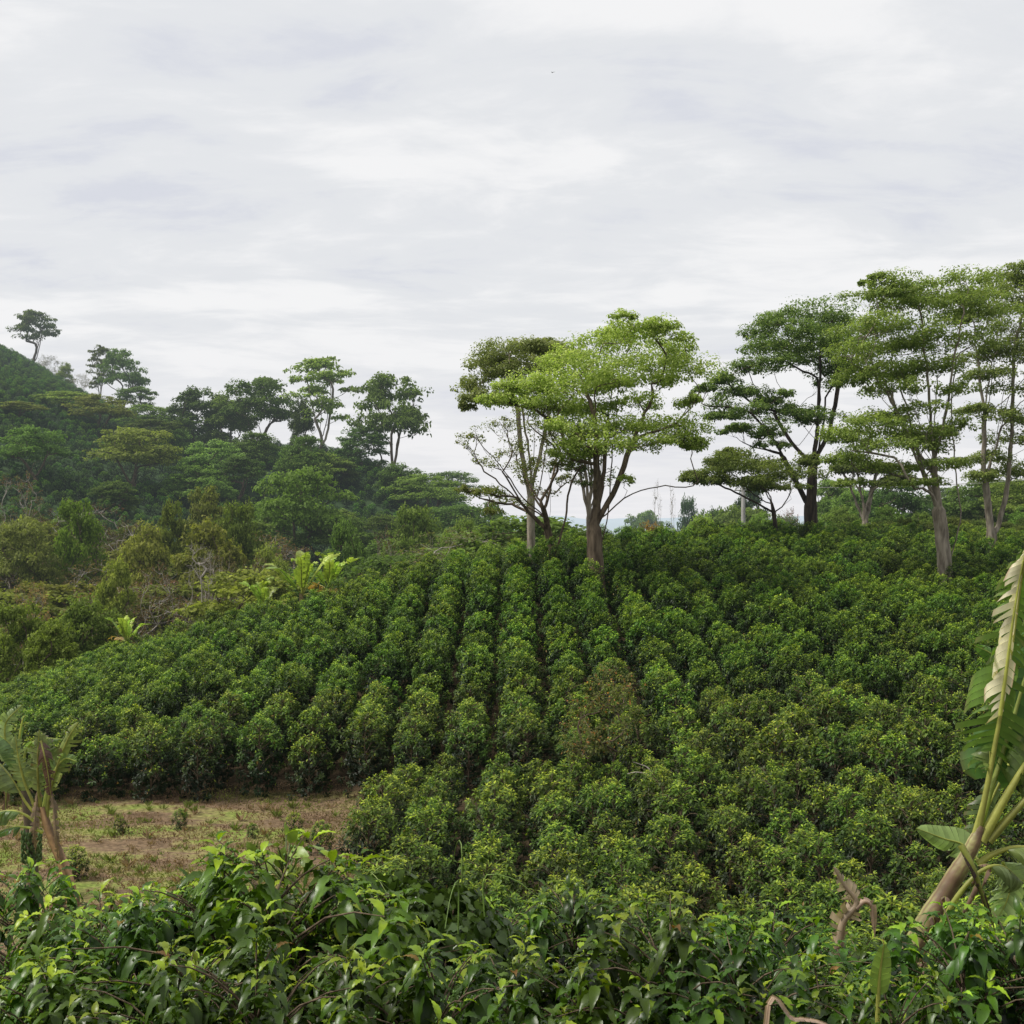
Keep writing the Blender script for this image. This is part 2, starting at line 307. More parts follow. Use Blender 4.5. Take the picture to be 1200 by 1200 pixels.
# ------------------------------------------------------------------ coffee bush prototypes
def coffee_meshes(seed, near=False, H=2.0, R=.66, ncl=92, nlf=23, leafL=.118, berries=False):
    """leaf whorls at the branch ends, set over a lobed dome; lower and inner whorls are coloured darker to imitate shade"""
    r = np.random.default_rng(seed); acc = Acc(); st = Acc(); be = Acc()
    spine = np.array([[.05*math.sin(seed)*t*t, .05*math.cos(seed)*t*t, (H-(.28 if near else .1))*t] for t in np.linspace(0, 1, 10)]); spine[0, 2] = -.35
    tube(st, spine, np.linspace(.03, .006, 10), 6)
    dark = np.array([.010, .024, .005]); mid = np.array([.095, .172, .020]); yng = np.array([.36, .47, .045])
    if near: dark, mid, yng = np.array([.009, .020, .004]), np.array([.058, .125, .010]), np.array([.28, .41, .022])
    Ps, Ds, Us, Ls, Cs = [], [], [], [], []
    ga = 2.39996; ph = r.uniform(0, 6.28, 4)
    tier = r.uniform(.30, .42)
    for k in range(ncl):
        t = (k+.5)/ncl; inner = (k % 6 == 5)
        t = t**.78; t = min(max(t+r.normal(0, .025), .04), 1.0)
        th = k*ga+r.normal(0, .22)
        lob = 1+.12*math.sin(3*th+ph[0]+t*5)+.09*math.sin(5*th+ph[1]-t*9)+.15*math.sin(t*H/tier*6.283+ph[2]+th*.5)
        env = (.80+.26*min(t/.3, 1))*(max(1-max((t-.34)/.662, 0)**2.3, .0))**.5
        rad = R*env*lob*r.uniform(.9, 1.06)*(.55 if inner else 1)+.02
        z = H*t*(.97 if not inner else .85)*1.0+r.normal(0, .02)
        c = np.array([math.cos(th)*rad, math.sin(th)*rad, z])
        up = np.clip((t-.25)/.6, 0, 1); ax = unit(np.array([math.cos(th)*(1.05-up), math.sin(th)*(1.05-up), .15+.9*up])+r.normal(0, .15, 3))
        b0 = np.array([0, 0, max(z-.12-rad*.25, .05)])
        n = 5; q = np.linspace(0, 1, n)[:, None]; br = b0+(c-b0)*q+np.array([0, 0, .10*rad/R])*np.sin(q*PI); 
        if near or k % 3 == 0: tube(st, br, np.linspace(.006, .002, n) if near else np.linspace(.012, .004, n), 4)
        e1 = unit(np.cross(ax, [0.3, .2, 1.])); e2 = np.cross(ax, e1)
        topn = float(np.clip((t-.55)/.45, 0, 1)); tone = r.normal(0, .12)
        m = int(nlf*r.uniform(.7, 1.2)*(1 if not inner else .7))
        for q_ in range(m):
            a = q_*ga*.5+r.normal(0, .25)+(q_ % 2)*PI; lev = q_/max(m-1, 1)            # 0 lowest pair, 1 newest at the tip
            rd = math.cos(a)*e1+math.sin(a)*e2
            back = (lev-1)*(.20 if near else .13)
            p = c+ax*back+rd*(.01 if near else .02)
            d = rd*(1.0-.35*lev)+ax*(.12+.50*lev)+np.array([0, 0, (-.95 if near else -.70)+.70*lev+r.normal(0, .2)])
            Ps.append(p); Ds.append(d); Us.append(ax*.9+np.array([0, 0, .8])+r.normal(0, .2, 3)); Ls.append(leafL*r.uniform(.8, 1.25)*(1-.45*lev**2))
            y = float(np.clip(-.22+.42*lev+.70*topn+.22*max(ax[2], 0)+.24*math.sin(t*H/tier*6.283+ph[2]+th*.5)+tone-(.5 if inner else 0)-(.25 if t < .4 else 0), 0, 1)); c_ = dark*(1-y)+mid*y  # shade painted into leaf colour: darker low and inside, lighter on caps and tiers
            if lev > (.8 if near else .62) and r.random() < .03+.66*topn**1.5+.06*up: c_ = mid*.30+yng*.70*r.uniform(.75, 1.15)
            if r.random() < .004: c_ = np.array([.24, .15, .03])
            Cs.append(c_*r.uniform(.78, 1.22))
        if berries and not inner and r.random() < .6:
            for _ in range(12):
                f = r.uniform(.35, .8); c0 = b0+(c-b0)*f+r.normal(0, .012, 3)+np.array([0, 0, .05]); rr = .0075
                acc.add(np.array([[1,0,0],[-1,0,0],[0,1,0],[0,-1,0],[0,0,1],[0,0,-1]])*rr+c0, [[0,2,4],[2,1,4],[1,3,4],[3,0,4],[2,0,5],[1,2,5],[3,1,5],[0,3,5]], (.10, .19, .045))
    Ps, Ds, Us, Ls, Cs = map(np.array, (Ps, Ds, Us, Ls, Cs))
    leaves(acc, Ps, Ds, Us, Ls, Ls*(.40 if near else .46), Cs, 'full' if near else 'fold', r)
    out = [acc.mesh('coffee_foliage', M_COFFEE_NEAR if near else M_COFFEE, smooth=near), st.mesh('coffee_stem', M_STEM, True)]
    return out
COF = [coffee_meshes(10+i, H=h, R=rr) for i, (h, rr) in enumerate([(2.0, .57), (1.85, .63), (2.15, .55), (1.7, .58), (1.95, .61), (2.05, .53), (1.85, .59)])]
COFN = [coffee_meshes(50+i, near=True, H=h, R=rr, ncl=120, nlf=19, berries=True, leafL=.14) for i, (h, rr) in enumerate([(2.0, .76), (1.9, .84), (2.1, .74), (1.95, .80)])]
def coffee(loc, rz, s, v, label, group, near=False, tint=(1, 1, 1), sz=1.0):
    o = empty('coffee_bush', loc, rz, (s, s, s*sz))
    ms = (COFN if near else COF)[v]
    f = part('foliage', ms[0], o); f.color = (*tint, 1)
    part('stem', ms[1], o)
    tag(o, label, 'coffee bush', group); return o

def stuff_points(name, pts, rot, scl, idx, sources, label, cat, color=(1, 1, 1), sz=None):
    me = bpy.data.meshes.new(name); me.vertices.add(len(pts)); me.vertices.foreach_set('co', np.asarray(pts, np.float32).ravel())
    a = me.attributes.new('rz', 'FLOAT', 'POINT'); a.data.foreach_set('value', np.asarray(rot, np.float32))
    a = me.attributes.new('sc', 'FLOAT', 'POINT'); a.data.foreach_set('value', np.asarray(scl, np.float32))
    a = me.attributes.new('ix', 'INT', 'POINT'); a.data.foreach_set('value', np.asarray(idx, np.int32))
    o = part(name, me); o.color = (*color, 1); tag(o, label, cat, kind='stuff')
    ng = bpy.data.node_groups.new(name, 'GeometryNodeTree')
    ng.interface.new_socket('Geometry', in_out='INPUT', socket_type='NodeSocketGeometry'); ng.interface.new_socket('Geometry', in_out='OUTPUT', socket_type='NodeSocketGeometry')
    gi = ng.nodes.new('NodeGroupInput'); go = ng.nodes.new('NodeGroupOutput'); J = ng.nodes.new('GeometryNodeJoinGeometry')
    for s in reversed(sources):
        oi = ng.nodes.new('GeometryNodeObjectInfo'); oi.inputs['Object'].default_value = s; oi.transform_space = 'ORIGINAL'
        g2 = ng.nodes.new('GeometryNodeGeometryToInstance'); ng.links.new(oi.outputs['Geometry'], g2.inputs[0]); ng.links.new(g2.outputs[0], J.inputs[0])
    ip = ng.nodes.new('GeometryNodeInstanceOnPoints'); mp = ng.nodes.new('GeometryNodeMeshToPoints')
    ng.links.new(gi.outputs[0], mp.inputs['Mesh']); ng.links.new(mp.outputs[0], ip.inputs['Points']); ng.links.new(J.outputs[0], ip.inputs['Instance'])
    ip.inputs['Pick Instance'].default_value = True
    def na(n, t):
        x = ng.nodes.new('GeometryNodeInputNamedAttribute'); x.data_type = t; x.inputs['Name'].default_value = n; return x.outputs[0]
    ng.links.new(na('ix', 'INT'), ip.inputs['Instance Index'])
    cx = ng.nodes.new('ShaderNodeCombineXYZ'); ng.links.new(na('rz', 'FLOAT'), cx.inputs[2]); ng.links.new(cx.outputs[0], ip.inputs['Rotation'])
    cs = ng.nodes.new('ShaderNodeCombineXYZ'); s_ = na('sc', 'FLOAT')
    for q in range(3): ng.links.new(s_, cs.inputs[q])
    ng.links.new(cs.outputs[0], ip.inputs['Scale']); ng.links.new(ip.outputs[0], go.inputs[0])
    m = o.modifiers.new('scatter', 'NODES'); m.node_group = ng; return o

# ------------------------------------------------------------------ tree builder
def build_tree(seed, stems, pads, base_r, leaf=.13, dens=1.0, cols=((.05, .09, .02), (.09, .14, .03)), twigs=5, step=.35,
               expo=.5, sub=18, per=26, yng=(.2, .26, .05), young=.12, hang=.25, spread=.5, leafkind='card', mat=M_TREE, bark=M_BARK, low=False):
    """stems: polylines (m).  pads: (x,y,z,rx,ry,rz,density).  Returns trunk mesh, crown mesh"""
    r = np.random.default_rng(seed)
    P = []; par = []
    for si, s in enumerate(stems):
        s = np.asarray(s, float); n = max(int(np.linalg.norm(np.diff(s, axis=0), axis=1).sum()/step), 3); c = curve(s, n)
        c[1:] += r.normal(0, step*.10, (n-1, 3))*np.linspace(.3, 1, n-1)[:, None]
        if si == 0: p0 = -1; c0 = c
        else:
            d = np.linalg.norm(np.array(P)-c[0], axis=1); p0 = int(d.argmin()); c0 = c[1:]
        for q in c0: P.append(q); par.append(p0); p0 = len(P)-1
    nstem = len(P); pads = sorted(pads, key=lambda a: np.min(np.linalg.norm(np.array(P)[:nstem]-np.array(a[:3]), axis=1)))
    tips = []; acc = Acc()
    for (x, y, z, rx, ry, rz, dn) in pads:
        T = np.array([x, y, z-.25*rz]); A = np.array(P); dv = T-A; dist = np.linalg.norm(dv, axis=1); hor = np.linalg.norm(dv[:, :2], axis=1)
        pen = np.maximum(0, hor*spread-dv[:, 2])*2.2
        pen[:max(2, int(nstem*.12))] += 4
        k = int((dist+pen).argmin()); L_ = dist[k]; n = max(int(L_/step), 2)
        pd = unit(P[k]-P[par[k]]) if par[k] >= 0 else np.array([0, 0, 1.])
        m1 = P[k]+(pd*.55+unit(T-P[k])*.45+np.array([0, 0, -.05]))*L_*.38; m2 = P[k]*.3+T*.7+np.array([0, 0, .0])*L_
        c = curve([P[k], m1, m2, T], n+1)[1:]; c[:-1] += r.normal(0, step*.13, (len(c)-1, 3))
        p0 = k
        for q in c: P.append(q); par.append(p0); p0 = len(P)-1
        chain = list(range(len(P)-len(c), len(P)))
        # sub clumps of leaves, each on a twig
        ns = max(int(sub*dn), 2); cc = []
        th = r.uniform(0, 2*PI, ns); rr_ = np.sqrt(r.uniform(0, 1, ns))
        cx = x+np.cos(th)*rr_*rx; cy = y+np.sin(th)*rr_*ry; cz = z+rz*(np.sqrt(1-rr_**2*.9)*r.uniform(-.15, 1, ns)-hang*rr_**2)
        cc = np.stack([cx, cy, cz], 1)
        for q in cc[:twigs]:
            b = chain[max(0, len(chain)-1-int(r.integers(0, min(3, len(chain)))))]; m = (P[b]+q)/2+r.normal(0, step*.15, 3)-np.array([0, 0, .1*rz])
            P.append(m); par.append(b); P.append(q); par.append(len(P)-2)
        sz = (rx*ry*rz)**(1/3); nl = np.maximum(r.poisson(per, ns), 4)
        I = np.repeat(np.arange(ns), nl); n = len(I)
        g = r.normal(0, 1, (n, 3)); g = unit(g)*(np.cbrt(r.uniform(.05, 1, (n, 1)))+np.abs(r.normal(0, .15, (n, 1))))
        crad = np.array([.36*rx, .36*ry, max(.40*rz, .10*rx)])*r.uniform(.6, 1.3, (ns, 1))
        pos = cc[I]+g*crad[I]
        nrm = unit(g*np.array([.8, .8, .8])+np.array([0, 0, .75])+r.normal(0, .35, (n, 3)))
        dr = r.normal(0, 1, (n, 3)); dr = unit(dr-nrm*(dr*nrm).sum(1, keepdims=True))+np.array([0, 0, -.25])
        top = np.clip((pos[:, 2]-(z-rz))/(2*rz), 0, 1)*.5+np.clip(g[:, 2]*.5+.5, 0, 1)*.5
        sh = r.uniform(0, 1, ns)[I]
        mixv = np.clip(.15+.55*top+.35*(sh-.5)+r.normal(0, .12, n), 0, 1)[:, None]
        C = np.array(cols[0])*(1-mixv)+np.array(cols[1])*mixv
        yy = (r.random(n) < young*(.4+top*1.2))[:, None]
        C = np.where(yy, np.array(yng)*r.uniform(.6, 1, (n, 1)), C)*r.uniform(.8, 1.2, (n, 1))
        Ls = leaf*r.uniform(.6, 1.35, n)
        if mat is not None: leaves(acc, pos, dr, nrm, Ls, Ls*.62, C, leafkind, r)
    P = np.array(P); par = np.array(par); cnt = np.zeros(len(P)); kids = [[] for _ in P]
    for i in range(1, len(P)):
        if par[i] >= 0: kids[par[i]].append(i)
    for i in range(len(P)-1, -1, -1):
        if not kids[i]: cnt[i] += 1
        if par[i] >= 0: cnt[par[i]] += cnt[i]
    R = base_r*(cnt/cnt[0])**expo; tr = Acc()
    H = P[:, 2]-P[0, 2]; R *= 1+.45*np.exp(-np.maximum(H, 0)/(base_r*2.2))
    stack = [(0, -1)]
    while stack:
        i, fr = stack.pop(); ch = [i]; 
        while kids[ch[-1]]:
            ks = sorted(kids[ch[-1]], key=lambda q: -cnt[q])
            for q in ks[1:]: stack.append((q, ch[-1]))
            ch.append(ks[0])
        pts = P[ch]; rad = R[ch]
        if fr >= 0: pts = np.vstack([P[fr], pts]); rad = np.concatenate([[rad[0]*1.15], rad])
        if low and rad[0] < base_r*.12: continue
        if len(pts) >= 2: tube(tr, pts, rad, 10 if rad[0] > base_r*.6 else (6 if rad[0] > base_r*.25 else 4))
    tm = tr.mesh('trunk', bark, True)
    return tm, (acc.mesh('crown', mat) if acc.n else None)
def place(tm, cm, name, loc, label, cat='tree', group=None, rz=0, sc=(1, 1, 1), tint=(1, 1, 1)):
    o = empty(name, loc, rz, sc); part('trunk', tm, o)
    if cm: c = part('crown', cm, o); c.color = (*tint, 1)
    tag(o, label, cat, group); return o

# ---- the big shade trees, whose crowns are laid out one foliage layer at a time
def big_tree(name, seed, Y, stems, pads, base_r, label, depth=.85, extra=.6, **kw):
    r = np.random.default_rng(seed); base = at(stems[0][0][0], stems[0][0][1], Y); base[2] = gz(base[0], Y)-.1
    k = Y/FPX; cx = np.mean([p[0] for p in pads]); rx_all = (max(p[0] for p in pads)-min(p[0] for p in pads))/2*k
    S = []
    for s in stems:
        w_ = [at(a, b, Y)-base for a, b in s]
        S.append([q+np.array([0, r.normal(0, .25) if i > 0 else 0, 0]) for i, q in enumerate(w_)])
    S[0][0] = np.array([0, 0, 0.])
    ycen = 0; Pd = []
    for p in pads:
        px, py, rx, ry = p[:4]; dn = p[4] if len(p) > 4 else 1.0
        off = abs(px-cx)*k/max(rx_all, .1); mxd = rx_all*depth*math.sqrt(max(1-off*off, .05))
        dy = r.uniform(-mxd, mxd)
        q = at(px, py, Y)-base; Pd.append((q[0], dy, q[2], rx*k*1.05, rx*k*r.uniform(.8, 1.1), ry*k*1.45, dn))
        for _e in range(1 if dn < .5 else 2):      # the same layer continues deeper into the crown
            dy2 = r.uniform(-mxd, mxd); Pd.append((q[0]+r.normal(0, rx*k*.35), dy2, q[2]+r.normal(0, .2*ry*k), rx*k*.85, rx*k*.85, ry*k, dn*.8))
    fan = kw.pop('fan', 4); s0 = np.array(S[0]); tops = sorted(Pd, key=lambda q: -q[2])[:max(len(Pd)//2, 3)]
    for _f in range(fan):
        tq = tops[r.integers(len(tops))]; c_ = curve(s0, 20); a0 = c_[int(r.uniform(5, 12))]; e_ = np.array(tq[:3])*.92; 
        S.append([a0, a0*.62+e_*.38+np.array([0, 0, -.06*np.linalg.norm(e_-a0)]), a0*.3+e_*.7, e_])
    kw['leaf'] = kw.get('leaf', .13)*1.06; kw['per'] = int(kw.get('per', 26)*1.55)
    if len(Pd) > 20 and name != 'sparse_tree':          # loose foliage that ties the layers together
        for _e in range(int(len(pads)*(2.0 if fan >= 7 else 1.3))):
            a_, b_ = Pd[r.integers(len(Pd))], Pd[r.integers(len(Pd))]
            if math.dist(a_[:3], b_[:3]) > rx_all*.8: continue
            f = r.uniform(.25, .75); Pd.append(tuple(a_[i]*(1-f)+b_[i]*f for i in range(3))+(rx_all*.27, rx_all*.27, rx_all*.15, .8)); kw.setdefault('expo', .74)
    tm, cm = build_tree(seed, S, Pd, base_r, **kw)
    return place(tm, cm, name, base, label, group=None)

A_pads = [(735,394,42,12),(705,403,38,13),(775,403,33,12),(690,428,50,14),(755,425,48,14),(803,412,20,12,.8),(800,440,32,17),(812,468,14,8,.7),(662,418,28,12),
 (618,455,33,12),(600,470,26,9,.8),(650,450,38,14),(700,455,38,13),(762,448,30,10),(640,475,38,11),(688,478,36,11),(592,455,16,8,.6),
 (690,522,36,14),(722,500,33,12),(770,500,38,11),(800,512,30,10),(815,520,14,7),(750,522,28,8,.6),(662,532,22,9,.6),(730,560,14,8,.3), (712,445,30,12),(745,470,30,9,.7),(670,500,30,10,.7),(730,386,20,7),(760,392,18,7)]
big_tree('shade_tree', 1, 51, [[(701,684),(697,640),(698,600),(700,540),(694,480),(680,440)], [(700,655),(713,600),(716,540),(722,490),(728,440),(738,400)], [(700,612),(735,582),(768,571),(800,570)]],
 A_pads, .33, 'tall twin-stemmed shade tree with sunny yellow-green layered crown in the middle of the coffee field', fan=3,
 leaf=.105, cols=((.14,.20,.04),(.32,.42,.09)), yng=(.50,.58,.2), young=.20, per=32, sub=17, bark=M_BARK, spread=.45)
B_pads = [(600,412,38,11),(570,424,24,11),(560,448,20,12,.9),(556,468,16,9,.8),(545,476,10,5,.5),(590,440,28,11),(632,410,33,9),(612,428,28,11),(640,430,20,10),(640,405,25,7),(580,470,18,8,.6),(655,415,25,9)]
big_tree('shade_tree', 2, 60, [[(623,640),(622,590),(621,540),(612,480),(605,440)], [(622,575),(640,500),(645,440)]], B_pads, .20,
 'green layered tree standing left of and behind the yellow-green shade tree', leaf=.12, cols=((.18,.24,.08),(.34,.42,.15)), yng=(.45,.50,.22), per=30, bark=M_BARK_PALE)
C_pads = [(560,512,20,7,.22),(592,500,24,9,.3),(600,527,28,11,.35),(622,545,24,10,.4),(572,578,20,8,.5),(550,574,10,6,.4),(640,502,24,12,.4),(585,548,20,8,.2),(600,588,26,7,.3),(652,540,20,10,.4),(670,560,14,8,.3),
 (548,520,14,6,.12),(620,480,24,10,.45),(655,515,24,11,.5),(640,575,16,8,.2),(575,600,14,5,.25),(690,540,16,8,.3),(560,540,16,8,.15),(610,560,20,10,.2)]
big_tree('sparse_tree', 3, 53, [[(655,668),(643,625),(634,590),(618,565),(600,545)], [(650,650),(662,610),(668,570),(684,540)], [(643,625),(645,570),(635,520)]], C_pads, .17,
 'leaning thin-leaved tree with many bare twigs left of the tall yellow-green shade tree', leaf=.09, fan=10, cols=((.10,.13,.03),(.20,.24,.06)), yng=(.32,.32,.10), per=26, sub=24, twigs=14, expo=.56, bark=M_BARK, step=.28)
C2_pads = [(668,548,16,7,.5),(700,532,20,8,.6),(685,565,14,6,.3),(705,555,16,7,.3),(690,510,18,8,.6),(672,525,14,7,.4)]
big_tree('slim_tree', 4, 62, [[(692,645),(690,600),(693,560),(690,520)], [(691,600),(703,560),(706,530)]], C2_pads, .15,
 'slim pale-barked tree right behind the twin-stemmed shade tree trunk', leaf=.11, cols=((.08,.12,.03),(.16,.21,.05)), bark=M_BARK_PALE)
D_pads = [(960,364,42,10),(926,372,32,11),(985,372,24,11),(902,386,18,9),(940,400,42,11),(897,413,26,9),(880,430,22,9),(850,443,18,8),(872,455,28,9),(846,488,20,5.5),(885,480,32,8),(862,502,16,4),(918,425,24,9),
 (935,485,28,8),(902,468,15,6),(962,412,34,11),(895,507,18,6,.7),(902,522,14,6,.6),(952,490,20,9),(985,397,25,13),(990,430,20,12),(925,395,22,8),(955,385,30,9),(830,455,10,5,.6),(975,450,18,9,.5)]
big_tree('shade_tree', 5, 74, [[(949,620),(950,580),(952,540),(958,500),(962,440),(962,385)], [(949,596),(925,550),(905,515),(880,485),(862,478)], [(952,545),(975,500),(985,430),(988,390)]], D_pads, .40,
 'dark-trunked shade tree with open layered crown right of centre on the crest', leaf=.135, cols=((.07,.11,.03),(.20,.27,.07)), yng=(.34,.40,.12), young=.10, per=32, bark=M_BARK_DARK)
D2_pads = [(850,540,26,8),(872,550,33,9),(838,562,22,7),(902,545,28,11),(926,556,28,11),(945,540,15,8),(880,566,26,7),(862,532,18,6),(815,560,16,5,.7),(910,570,22,7)]
big_tree('shade_tree', 6, 70, [[(912,622),(906,590),(896,570),(880,556)], [(909,604),(925,580),(928,562)], [(905,600),(870,580),(845,568)]], D2_pads, .13,
 'low spreading tree under the left limbs of the dark-trunked tree', leaf=.13, cols=((.08,.12,.03),(.22,.28,.065)), yng=(.24,.28,.06), per=30, bark=M_BARK_DARK)
E_pads = [(1045,336,32,8),(1020,330,10,4,.6),(1080,345,33,11),(1115,336,38,11),(1060,356,38,9),(1100,362,42,13),(1142,350,33,11),(1032,350,18,7),(1150,366,42,12),
 (1010,390,38,12),(1040,380,33,11),(1052,405,38,11),(1000,412,28,11),(1082,396,33,12),(1120,400,38,12),(1020,430,38,11),(1002,442,18,10),(1060,436,33,9),(1040,456,28,10),(1100,430,33,11),
 (1012,500,33,11),(992,512,24,9),(1030,525,42,12),(1060,510,38,12),(1002,536,24,7),(1050,546,38,9),(1090,520,28,12),(1092,546,28,7),(1032,490,33,9),(1116,500,18,10),(1072,480,24,8,.7),(1110,460,20,10,.5),(1068,565,22,6,.6),(1000,565,16,5,.6)]
big_tree('shade_tree', 7, 58, [[(1111,676),(1104,630),(1099,580),(1092,520),(1086,450),(1080,380)], [(1112,660),(1123,610),(1121,560),(1118,480),(1122,400)], [(1101,600),(1070,530),(1045,470),(1030,420)]], E_pads, .34,
 'large pale-trunked shade tree with wide crown near the right edge', leaf=.12, fan=9, cols=((.09,.13,.03),(.26,.32,.075)), yng=(.27,.31,.08), young=.13, per=30, bark=M_BARK_PALE)
F_pads = [(1182,322,20,9),(1197,332,22,11),(1172,346,32,11),(1200,362,33,12),(1180,386,33,11),(1162,410,24,11),(1192,420,28,13),(1152,440,24,8),(1200,460,28,11),(1172,490,28,11),(1142,480,18,7),(1192,512,28,13),
 (1162,536,24,9),(1202,552,28,11),(1222,400,30,18),(1234,480,30,18),(1240,350,35,14),(1140,420,20,8,.6),(1150,560,20,7,.7),(1135,375,20,9)]
big_tree('shade_tree', 8, 70, [[(1166,632),(1154,590),(1150,540),(1152,480),(1162,420),(1170,370)], [(1168,624),(1180,570),(1184,500),(1190,420),(1200,370)]], F_pads, .30,
 'two-stemmed pale-barked shade tree at the far right edge behind the large one', leaf=.13, fan=7, cols=((.09,.13,.035),(.24,.30,.075)), yng=(.24,.28,.07), per=30, bark=M_BARK_PALE)
G_pads = [(1010,545,24,7),(990,550,15,7),(1036,550,20,7),(1030,566,16,5,.7),(1055,560,18,6)]
big_tree('shade_tree', 9, 84, [[(1014,620),(1011,590),(1000,562)], [(1012,598),(1024,570),(1034,556)], [(1011,592),(1014,560)]], G_pads, .22,
 'small fork-trunked tree between the dark-trunked tree and the large pale-trunked one', leaf=.16, cols=((.05,.08,.02),(.12,.17,.04)), per=26, bark=M_BARK_PALE)

# ------------------------------------------------------------------ generic trees of the valley and hill (10 m tall prototypes)
def crown_pads(r, H, R, base, n, flat, dn=1.0, shape='dome'):
    out = []
    for i in range(n):
        t = r.uniform(0, 1)**.8; th = i*2.399+r.normal(0, .4)
        if shape == 'umbrella': z = base+(1-base)*(.35+.62*t); prof = math.sqrt(max(1-((t-.15)/.95)**2, .05))*1.0; rr = R*prof*math.sqrt(r.uniform(.05, 1))
        elif shape == 'tall': z = base+(1-base)*t; prof = .55+.5*math.sin(t*PI); rr = R*prof*math.sqrt(r.uniform(0, 1))*.9; rr *= (1 if t < .9 else .5)
        else: z = base+(1-base)*(t*.95); prof = math.sqrt(max(1-((t-.3)/.8)**2, .08)); rr = R*prof*r.uniform(.55, 1)
        pr = R*r.uniform(.30, .46)
        out.append((math.cos(th)*rr, math.sin(th)*rr, z*H-pr*flat*.5, pr, pr, pr*flat, dn*r.uniform(.75, 1.1)))
    return out
def proto(seed, shape, H=10, R=4, base=.4, n=26, flat=.42, nst=3, leaf=.36, sub=13, per=20, dn=1.0, base_r=.28, **kw):
    r = np.random.default_rng(seed); S = [[(0, 0, -.4), (.1, .1, H*base*.5), (r.normal(0, .3), r.normal(0, .3), H*base), (r.normal(0, .6), r.normal(0, .6), H*(base+.3))]]
    for i in range(nst-1):
        th = i*2.6+r.uniform(0, 6); h0 = H*base*r.uniform(.3, .8)
        S.append([(0, 0, h0), (math.cos(th)*R*.2, math.sin(th)*R*.2, h0+H*.15), (math.cos(th)*R*.42, math.sin(th)*R*.42, H*(base+.35))])
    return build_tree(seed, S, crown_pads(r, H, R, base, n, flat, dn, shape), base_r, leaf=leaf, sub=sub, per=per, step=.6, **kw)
G1, G2 = (.055, .085, .022), (.24, .30, .07)
PR = {
 'umb': [proto(101, 'umbrella', base=.22, n=34, expo=.65, cols=(G1, G2)), proto(102, 'umbrella', R=4.6, base=.2, n=40, expo=.65, cols=(G1, G2)), proto(103, 'umbrella', R=3.8, base=.3, n=26, expo=.65, cols=(G1, G2))],
 'dome': [proto(111, 'dome', R=4, base=.0, n=62, flat=.6, cols=(G1, G2), low=True), proto(112, 'dome', R=4.4, base=.02, n=66, flat=.55, cols=(G1, G2), low=True), proto(113, 'dome', R=3.4, base=.0, n=54, flat=.65, cols=(G1, G2), low=True)],
 'tall': [proto(121, 'tall', R=3.2, base=.34, n=34, flat=.34, nst=4, dn=.8, expo=.62, leaf=.30, bark=M_BARK_PALE, cols=(G1, G2), base_r=.2), proto(122, 'tall', R=3.0, base=.30, n=36, flat=.32, nst=4, dn=.7, expo=.62, leaf=.28, bark=M_BARK_PALE, cols=(G1, G2), base_r=.2)],
 'scrub': [proto(131, 'dome', R=3.8, base=.1, n=40, flat=.8, leaf=.2, sub=10, per=14, dn=.7, twigs=8, cols=((.05,.05,.022),(.14,.12,.05)), yng=(.2,.15,.08), base_r=.16, nst=5, bark=M_TWIG),
           proto(132, 'dome', R=3.4, base=.08, n=36, flat=.9, leaf=.2, sub=10, per=12, dn=.6, twigs=8, cols=((.05,.045,.022),(.13,.10,.05)), yng=(.22,.13,.08), base_r=.16, nst=5, bark=M_TWIG)],
 'bare': [proto(141, 'tall', R=3.0, base=.34, n=34, flat=.5, nst=4, mat=None, bark=M_TWIG, twigs=9, base_r=.2, expo=.55)],
}
tn = [0]
def T(kind, px, py, Y, wpx, label, tint=(1, 1, 1), cat='tree', name=None, group=None, v=None, rz=None):
    x = (px-600)/FPX*Y; g = gz(x, Y); h = (600-py)/FPX*Y-g; h = max(h, 1.2)
    ps = PR[kind]; v = tn[0] % len(ps) if v is None else v; tn[0] += 1
    Rp = {'umb': 4.7, 'dome': 4.7, 'tall': 3.7, 'scrub': 4.3, 'bare': 3.5}[kind]
    sx = wpx/FPX*Y/2/Rp
    nm = name or {'umb': 'shade_tree', 'dome': 'leafy_tree', 'tall': 'tall_tree', 'scrub': 'scrub_tree', 'bare': 'bare_tree'}[kind]
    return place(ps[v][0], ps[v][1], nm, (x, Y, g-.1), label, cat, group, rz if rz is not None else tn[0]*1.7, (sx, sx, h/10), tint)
# on the far hill ridge
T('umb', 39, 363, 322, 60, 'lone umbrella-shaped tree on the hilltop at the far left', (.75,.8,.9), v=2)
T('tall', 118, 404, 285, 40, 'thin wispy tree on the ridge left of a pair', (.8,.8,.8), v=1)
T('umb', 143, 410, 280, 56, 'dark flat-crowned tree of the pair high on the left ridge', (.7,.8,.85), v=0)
T('dome', 76, 423, 312, 20, 'small round shrub on the ridge right of the lone hilltop tree', (.9,.9,.9), cat='shrub', name='shrub')
T('scrub', 57, 414, 318, 30, 'wispy grey shrub just right of the lone hilltop tree', (1.1,1.2,1.2), cat='shrub', name='shrub')
T('umb', 160, 452, 262, 56, 'dark low-crowned tree under the flat-crowned ridge pair', (.7,.85,.8))
T('scrub', 96, 436, 300, 26, 'grey leafless shrub on the slope of the left ridge', (1.1,1.2,1.2), cat='shrub', name='shrub')
T('umb', 180, 474, 235, 74, 'green dense tree on the ridge shoulder left of the dark grove', (.9,1,.85))
T('umb', 75, 458, 225, 80, 'pale yellow-green open tree high on the left hillside', (1.35,1.3,1.2))
T('umb', 118, 462, 220, 78, 'olive spreading tree beside the pale one on the left hillside', (1.25,1.1,1.1))
T('umb', 155, 500, 185, 96, 'broad olive-topped tree in the middle of the hillside', (1.15,1.1,1.0), v=1)
